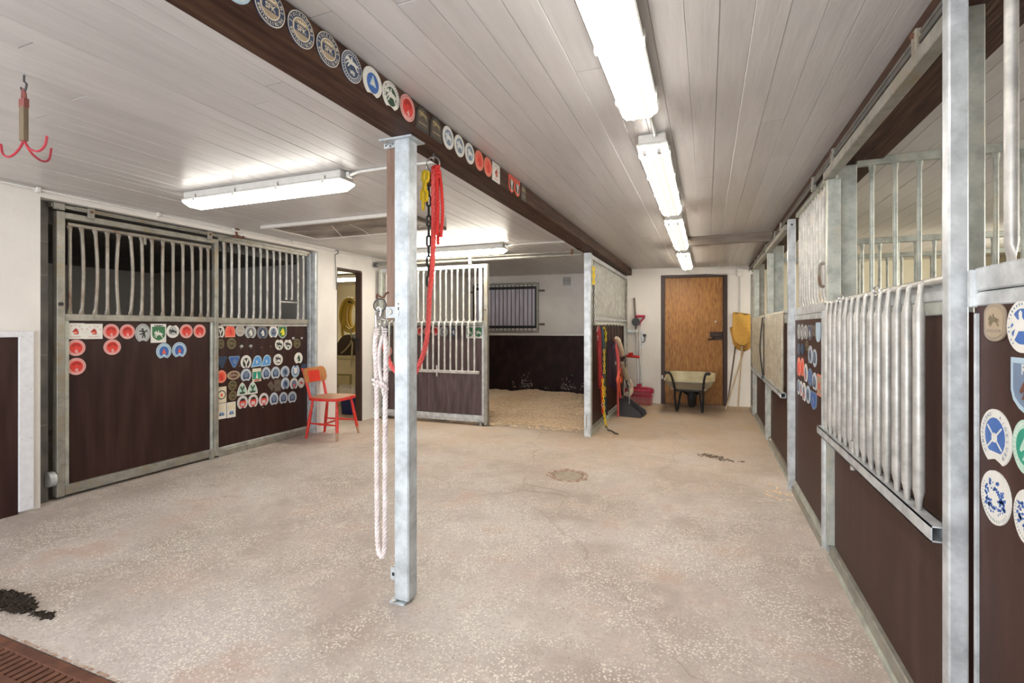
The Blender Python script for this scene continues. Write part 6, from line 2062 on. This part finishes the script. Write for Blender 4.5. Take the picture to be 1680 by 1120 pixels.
sausage('fleece_roll', [(XP + .07, 6.78, 1.11), (XP + .08, 6.98, .98), (XP + .085, 7.20, .84)], .046, M_FLEECE, h5)
sausage('fleece_roll', [(XP + .08, 7.22, .74), (XP + .085, 7.40, .60), (XP + .09, 7.58, .46)], .044, M_FLEECE, h5)
sausage('fleece_roll', [(XP + .10, 7.58, .47), (XP + .11, 7.76, .36), (XP + .12, 7.74, .27), (XP + .11, 7.50, .24)], .048, M_FLEECE, h5)
mb = MB()
strap(mb, [(XP + .10, 7.14, .88), (XP + .12, 7.22, .80), (XP + .12, 7.28, .68)], .034)
strap(mb, [(XP + .03, 7.05, .95), (XP + .05, 7.12, .75), (XP + .06, 7.22, .5), (XP + .07, 7.34, .25)], .05, .012)
strap(mb, [(XP + .10, 7.50, .44), (XP + .12, 7.55, .34), (XP + .11, 7.58, .20)], .04)
mb.build('strap', M_LEATHER, h5)
rg = MB()
for (yy, zz) in ((7.17, .86), (7.24, .74), (7.42, .26)):
    ring(rg, (XP + .135, yy, zz), .018, .004, (1, -.6, 0))
rg.build('buckle', M_STEEL, h5, True)
h6 = thing('bridle', 'dark leather bridle straps hanging behind the fleece girth', 'bridle', (XP, 7.3, 1.1))
mb = MB()
for k in range(4):
    strap(mb, [(XP + .02, 7.20 + .08 * k, 1.10), (XP + .04 + .01 * k, 7.26 + .09 * k, .85), (XP + .05, 7.30 + .09 * k, .60), (XP + .06, 7.28 + .06 * k, .38 + .04 * k)], .012)
mb.build('strap', M_LEATHER, h6)
h7 = thing('bucket_hook', 'red peg sticking out from the partition beside the forks', 'hook', (XP, 7.75, .82))
MB().tube([(XP - .03, 7.75, .815), (XP + .26, 7.70, .80)], [.022, .020], 10).build('peg', M_RED, h7, True)
MB().tube([(XP + .10, 7.73, .835), (XP + .16, 7.72, .84)], .026, 10).build('knob', M_RED, h7, True)
h8 = thing('steel_bar', 'short steel bar with snap hooks standing between girth and dustpan', 'bar', (XP + .12, 7.3, .4))
MB().tube([(XP + .18, 7.22, .42), (XP + .18, 7.22, .06)], .010, 8).build('bar', M_STEEL, h8, True)
rg = MB()
ring(rg, (XP + .18, 7.215, .45), .025, .005, (0, 1, 0))
ring(rg, (XP + .175, 7.215, .50), .02, .005, (1, 1, 0))
rg.build('ring', M_STEEL, h8, True)

# ------------------------------------------------------------------ ropes at the pillar and the beam
wr_ = thing('white_rope', 'pinkish white doubled rope with snap hooks hanging left of the pillar', 'rope', (-1.43, 1.93, 1.3))
mb = MB()
rope(mb, [(-1.452, 1.93, 1.245), (-1.458, 1.925, 1.16), (-1.455, 1.93, 1.05), (-1.452, 1.93, .9), (-1.452, 1.93, .6), (-1.449, 1.93, .3), (-1.442, 1.93, .20), (-1.425, 1.93, .172), (-1.409, 1.93, .20), (-1.405, 1.93, .32), (-1.405, 1.93, .6),
          (-1.404, 1.93, .9), (-1.402, 1.932, 1.06), (-1.404, 1.935, 1.16), (-1.412, 1.93, 1.23)], .0125, .060)
mb.build('rope_body', M_WHITEROPE, wr_, True)
mb = MB()
rope(mb, [(-1.415, 1.922, 1.21), (-1.428, 1.915, 1.13), (-1.425, 1.918, 1.04), (-1.412, 1.92, .97), (-1.404, 1.92, .93)], .008, .04)
mb.build('rope_tail', M_WHITEROPE, wr_, True)
mb = MB()
for k, (xx, zz) in enumerate(((-1.452, .99), (-1.43, .985), (-1.41, .98), (-1.398, .972))):
    rope(mb, [(xx - .014, 1.92, zz + .012), (xx, 1.908, zz + .015), (xx + .012, 1.915, zz), (xx, 1.935, zz - .014), (xx - .014, 1.925, zz - .004), (xx + .008, 1.91, zz - .012)], .0075, .04)
mb.build('knot', M_WHITEROPE, wr_, True)
mb = MB()
for xx in (-1.452, -1.410):
    for k in range(3):
        mb.tube([(xx - .011, 1.93, 1.243 - k * .012), (xx, 1.917, 1.24 - k * .012), (xx + .011, 1.93, 1.243 - k * .012), (xx, 1.943, 1.246 - k * .012)], .0055, 6, closed=True)
mb.build('splice', M_WHITEROPE, wr_, True)
sn = MB().tube(catmull([(-1.455, 1.93, 1.25), (-1.456, 1.93, 1.30), (-1.452, 1.93, 1.335), (-1.438, 1.93, 1.345), (-1.428, 1.93, 1.33), (-1.432, 1.93, 1.305), (-1.442, 1.93, 1.295)], 6), .0058, 8)
sn.build('snap_hook', flat((.75, .75, .74), .3, .6), wr_, True)
sn = MB()
ring(sn, (-1.418, 1.928, 1.272), .0185, .0048, (.3, -1, .1))
ring(sn, (-1.434, 1.926, 1.315), .016, .0040, (1, -.6, .1))
sn.tube(catmull([(-1.428, 1.925, 1.285), (-1.414, 1.918, 1.272), (-1.410, 1.918, 1.256), (-1.424, 1.92, 1.258)], 4), .004, 6)
sn.tube([(-1.418, 1.928, 1.253), (-1.414, 1.93, 1.225)], .008, 8)
sn.build('ring', M_STEEL, wr_, True)
pr_ = thing('tie_ring', 'rusty tie ring and hook on the batten above the white rope', 'ring', (-1.42, 1.93, 1.37))
sn = MB()
ring(sn, (-1.436, 1.932, 1.355), .030, .0035, (.3, -1, .2))
sn.build('ring', M_DARKGREY, pr_, True)
MB().tube(catmull([(-1.452, 1.93, 1.385), (-1.448, 1.925, 1.405), (-1.430, 1.925, 1.395), (-1.412, 1.925, 1.39), (-1.395, 1.925, 1.41), (-1.384, 1.926, 1.412)], 5), .0045, 6).build('hook', M_RUSTIRON, pr_, True)

YB = 2.13
er = thing('beam_ring', 'steel ring on an eye screw under the beam beside the pillar', 'ring', (-1.262, YB, 2.11))
sn = MB()
ring(sn, (-1.265, YB, 2.062), .0345, .0042, (.1, -1, 0))
sn.build('ring', M_STEEL, er, True)
sn = MB().tube([(-1.262, YB, 2.115), (-1.262, YB, 2.098)], .005, 8)
ring(sn, (-1.262, YB, 2.090), .011, .004, (1, .3, 0))
sn.build('eye_screw', M_STEEL, er, True)
rd = thing('red_rope', 'long red rope hanging from the beam ring and looping behind the pillar', 'rope', (-1.25, YB, 2.05))
mb = MB()
rope(mb, [(-1.258, YB - .005, 2.035), (-1.257, YB - .01, 1.95), (-1.262, YB, 1.75), (-1.268, YB, 1.58), (-1.284, YB, 1.42), (-1.292, YB, 1.28), (-1.306, YB, 1.17), (-1.338, YB, 1.08), (-1.40, YB + .02, 1.00), (-1.47, YB + .02, 1.00), (-1.525, YB + .01, 1.06), (-1.548, YB, 1.13), (-1.555, YB, 1.17)], .0128, .07)
mb.build('rope_body', ramp_mat('faded_red_rope', [(.72, .05, .04), (.82, .17, .16)], scale=1.2, rough=.7, stretch=(1, 1, 1.6)), rd, True)
mb = MB()
rope(mb, [(-1.240, YB - .012, 2.04), (-1.236, YB - .012, 1.95), (-1.232, YB - .01, 1.85), (-1.238, YB - .01, 1.70)], .0095, .05)
rope(mb, [(-1.236, YB + .012, 2.03), (-1.222, YB + .01, 1.92), (-1.218, YB + .01, 1.80), (-1.228, YB + .01, 1.69)], .0085, .05)
rope(mb, [(-1.246, YB + .012, 2.03), (-1.246, YB + .016, 1.9), (-1.244, YB + .012, 1.66)], .0075, .05)
mb.build('rope_ends', M_RED, rd, True)
mb = MB()
for k in range(4):
    for xx in (-1.258, -1.241):
        mb.tube([(xx - .011, YB, 2.045 - .015 * k + rs.uniform(-.004, .004)), (xx, YB - .014, 2.04 - .015 * k), (xx + .011, YB, 2.045 - .015 * k + rs.uniform(-.006, .006)), (xx, YB + .014, 2.05 - .015 * k)], .0085, 6, closed=True)
mb.build('knot', M_RED, rd, True)
yc = thing('tie_chain', 'yellow and black plastic chain hanging beside the red rope under the beam', 'chain', (-1.30, YB, 2.0))
lyy = link_mesh('link', .066, .036, .0070, M_YELLOW)
chain(yc, [(-1.296, YB - .022, 2.02), (-1.306, YB - .024, 1.92), (-1.308, YB - .022, 1.80)], lyy, .046)
chain(yc, [(-1.286, YB - .026, 2.015), (-1.292, YB - .028, 1.95), (-1.298, YB - .026, 1.86)], lyy, .046)
chain(yc, [(-1.290, YB, 2.005), (-1.290, YB, 1.8), (-1.290, YB, 1.42)], link_mesh('link', .062, .028, .0050, M_BLACK), .050)
MB().tube(catmull([(-1.276, YB, 2.03), (-1.284, YB, 1.985), (-1.288, YB, 1.95), (-1.294, YB, 1.975), (-1.290, YB, 2.02)], 5), .0045, 6).build('snap_hook', M_STEEL, yc, True)

# three-pronged hook hanging from the ceiling at the left
hx, hy = -2.445, 1.07
hkk = thing('tack_hook', 'three-pronged red hook with a wooden handle hanging from the ceiling', 'hook', (hx, hy, 2.2))
MB().tube(catmull([(hx + .004, hy, CZ), (hx + .004, hy, 2.196), (hx + .020, hy, 2.182), (hx + .010, hy, 2.160), (hx - .010, hy, 2.162), (hx - .018, hy, 2.176)], 6), .0035, 6).build('ceiling_hook', M_DARKGREY, hkk, True)
MB().tube(catmull([(hx - .004, hy, 2.166), (hx - .008, hy, 2.13), (hx - .008, hy, 2.09)], 4), .005, 6).tube(catmull([(hx + .004, hy, 2.166), (hx + .012, hy, 2.13), (hx + .012, hy, 2.09)], 4), .005, 6).box(hx - .016, hy - .008, 2.095, hx + .020, hy + .008, 2.128).build('leather_loop', flat((.24, .07, .06), .6), hkk)
MB().box(hx - .013, hy - .009, 1.966, hx + .016, hy + .009, 2.10).build('handle_board', ramp_mat('hook_wood', [(.12, .085, .05), (.19, .14, .085)], scale=14, rough=.6, stretch=(3, 3, .5)), hkk, bev=.002)
for (dx, dy, ex, up) in ((-.128, -.01, .0, .055), (.148, .0, .0, .050), (-.038, .10, .0, .065)):
    MB().tube(catmull([(hx + .003, hy, 2.06), (hx + .003, hy, 1.98), (hx + dx * .25, hy + dy * .25, 1.935), (hx + dx * .65, hy + dy * .65, 1.915), (hx + dx * .95, hy + dy * .95, 1.93), (hx + dx * 1.05, hy + dy * 1.05, 1.915 + up)], 5), .0042, 6).build('prong', flat((.42, .03, .05), .4), hkk, True)

# ------------------------------------------------------------------ side room, seen through the doorway
fz_ = thing('storage_chest', 'cream chest with a lower recess in the side room', 'chest', (-5.5, 6.65, 0))
MB().box(-5.95, 6.40, .0, -5.10, 6.95, .74).build('chest_body', M_CREAM, fz_, bev=.012)
MB().box(-5.97, 6.38, .74, -5.08, 6.97, .80).build('lid', flat((.66, .60, .40), .4), fz_, bev=.012)
MB().box(-5.85, 6.385, .28, -5.30, 6.40, .50).build('panel_frame', flat((.36, .32, .16), .5), fz_)
MB().box(-5.82, 6.38, .31, -5.33, 6.388, .47).build('panel_inset', flat((.58, .52, .32), .5), fz_)
bn = thing('blue_bin', 'dark blue bin lined with a white bag just inside the doorway', 'bin', (-4.80, 5.82, 0))
loft([[(-4.80 + a, 5.82 + c, z) for a, c in rrect(w, w, .04)] for (w, z) in ((.12, .0), (.14, .36), (.13, .36), (.11, .03))]).build('bin_body', M_BLUE, bn, True)
lg_ = loft([[(-4.80 + a * (1 + .05 * sin(k * 2.1)), 5.82 + c, z + .025 * sin(k * 1.7)) for k, (a, c) in enumerate(rrect(w, w, .04))] for (w, z) in ((.145, .30), (.15, .38), (.132, .40), (.12, .30))])
lg_.build('bin_bag', M_WHITE, bn, True)
ho = thing('yellow_hose', 'coil of yellow hose hanging in the side room', 'hose', (-5.6, 6.8, 1.7))
mb = MB()
for k in range(6):
    cx = -5.60 + .02 * sin(k * 2.3)
    P = [(cx + (.12 + .012 * k) * cos(a), 6.86 - .03 * k, 1.46 + (.24 + .02 * (k % 3)) * sin(a)) for a in [2 * pi * j / 18 for j in range(18)]]
    mb.tube(P, .024, 8, closed=True)
mb.tube(catmull([(-5.74, 6.72, 1.45), (-5.75, 6.70, 1.2), (-5.70, 6.70, .95)], 5), .024, 8)
mb.build('hose_coil', M_HOSE, ho, True)
MB().tube([(-5.62, 7.0, 1.66), (-5.62, 6.70, 1.68)], .016, 8).build('hook', M_BLACK, ho)
sdl = thing('saddle', 'dark brown saddle resting on the chest in the side room', 'saddle', (-5.42, 6.60, .80))
rn = []
for i in range(13):
    t = -1 + 2 * i / 12
    rn.append((t * .30, .31 * (1 - abs(t) ** 2.2)))
rn2 = rn + [(.28, -.02), (-.28, -.02)]
MB().prism([(a, c) for a, c in rn2][::-1], Matrix(((1, 0, 0, -5.42), (0, 0, -1, 6.60), (0, 1, 0, .825), (0, 0, 0, 1))), -.16, .16).build('seat', M_LEATHER, sdl, bev=.02)
MB().tube(catmull([(-5.36, 6.43, 1.22), (-5.32, 6.42, 1.05), (-5.40, 6.41, .92), (-5.52, 6.41, .83)], 5), .012, 8).build('piping', flat((.45, .40, .24), .6), sdl, True)
MB().tube([(-5.26, 6.37, 1.02), (-5.28, 6.36, .62)], .012, 8).build('girth_strap', flat((.50, .46, .34), .6), sdl)
tri_ = thing('floor_mat', 'dark corner of a folded mat on the side room floor', 'mat', (-4.95, 5.55, 0))
MB().prism([(-5.05, 5.52), (-4.86, 5.50), (-5.05, 5.66)], Matrix.Identity(4), .001, .012).build('mat', M_DARKGREY, tri_)
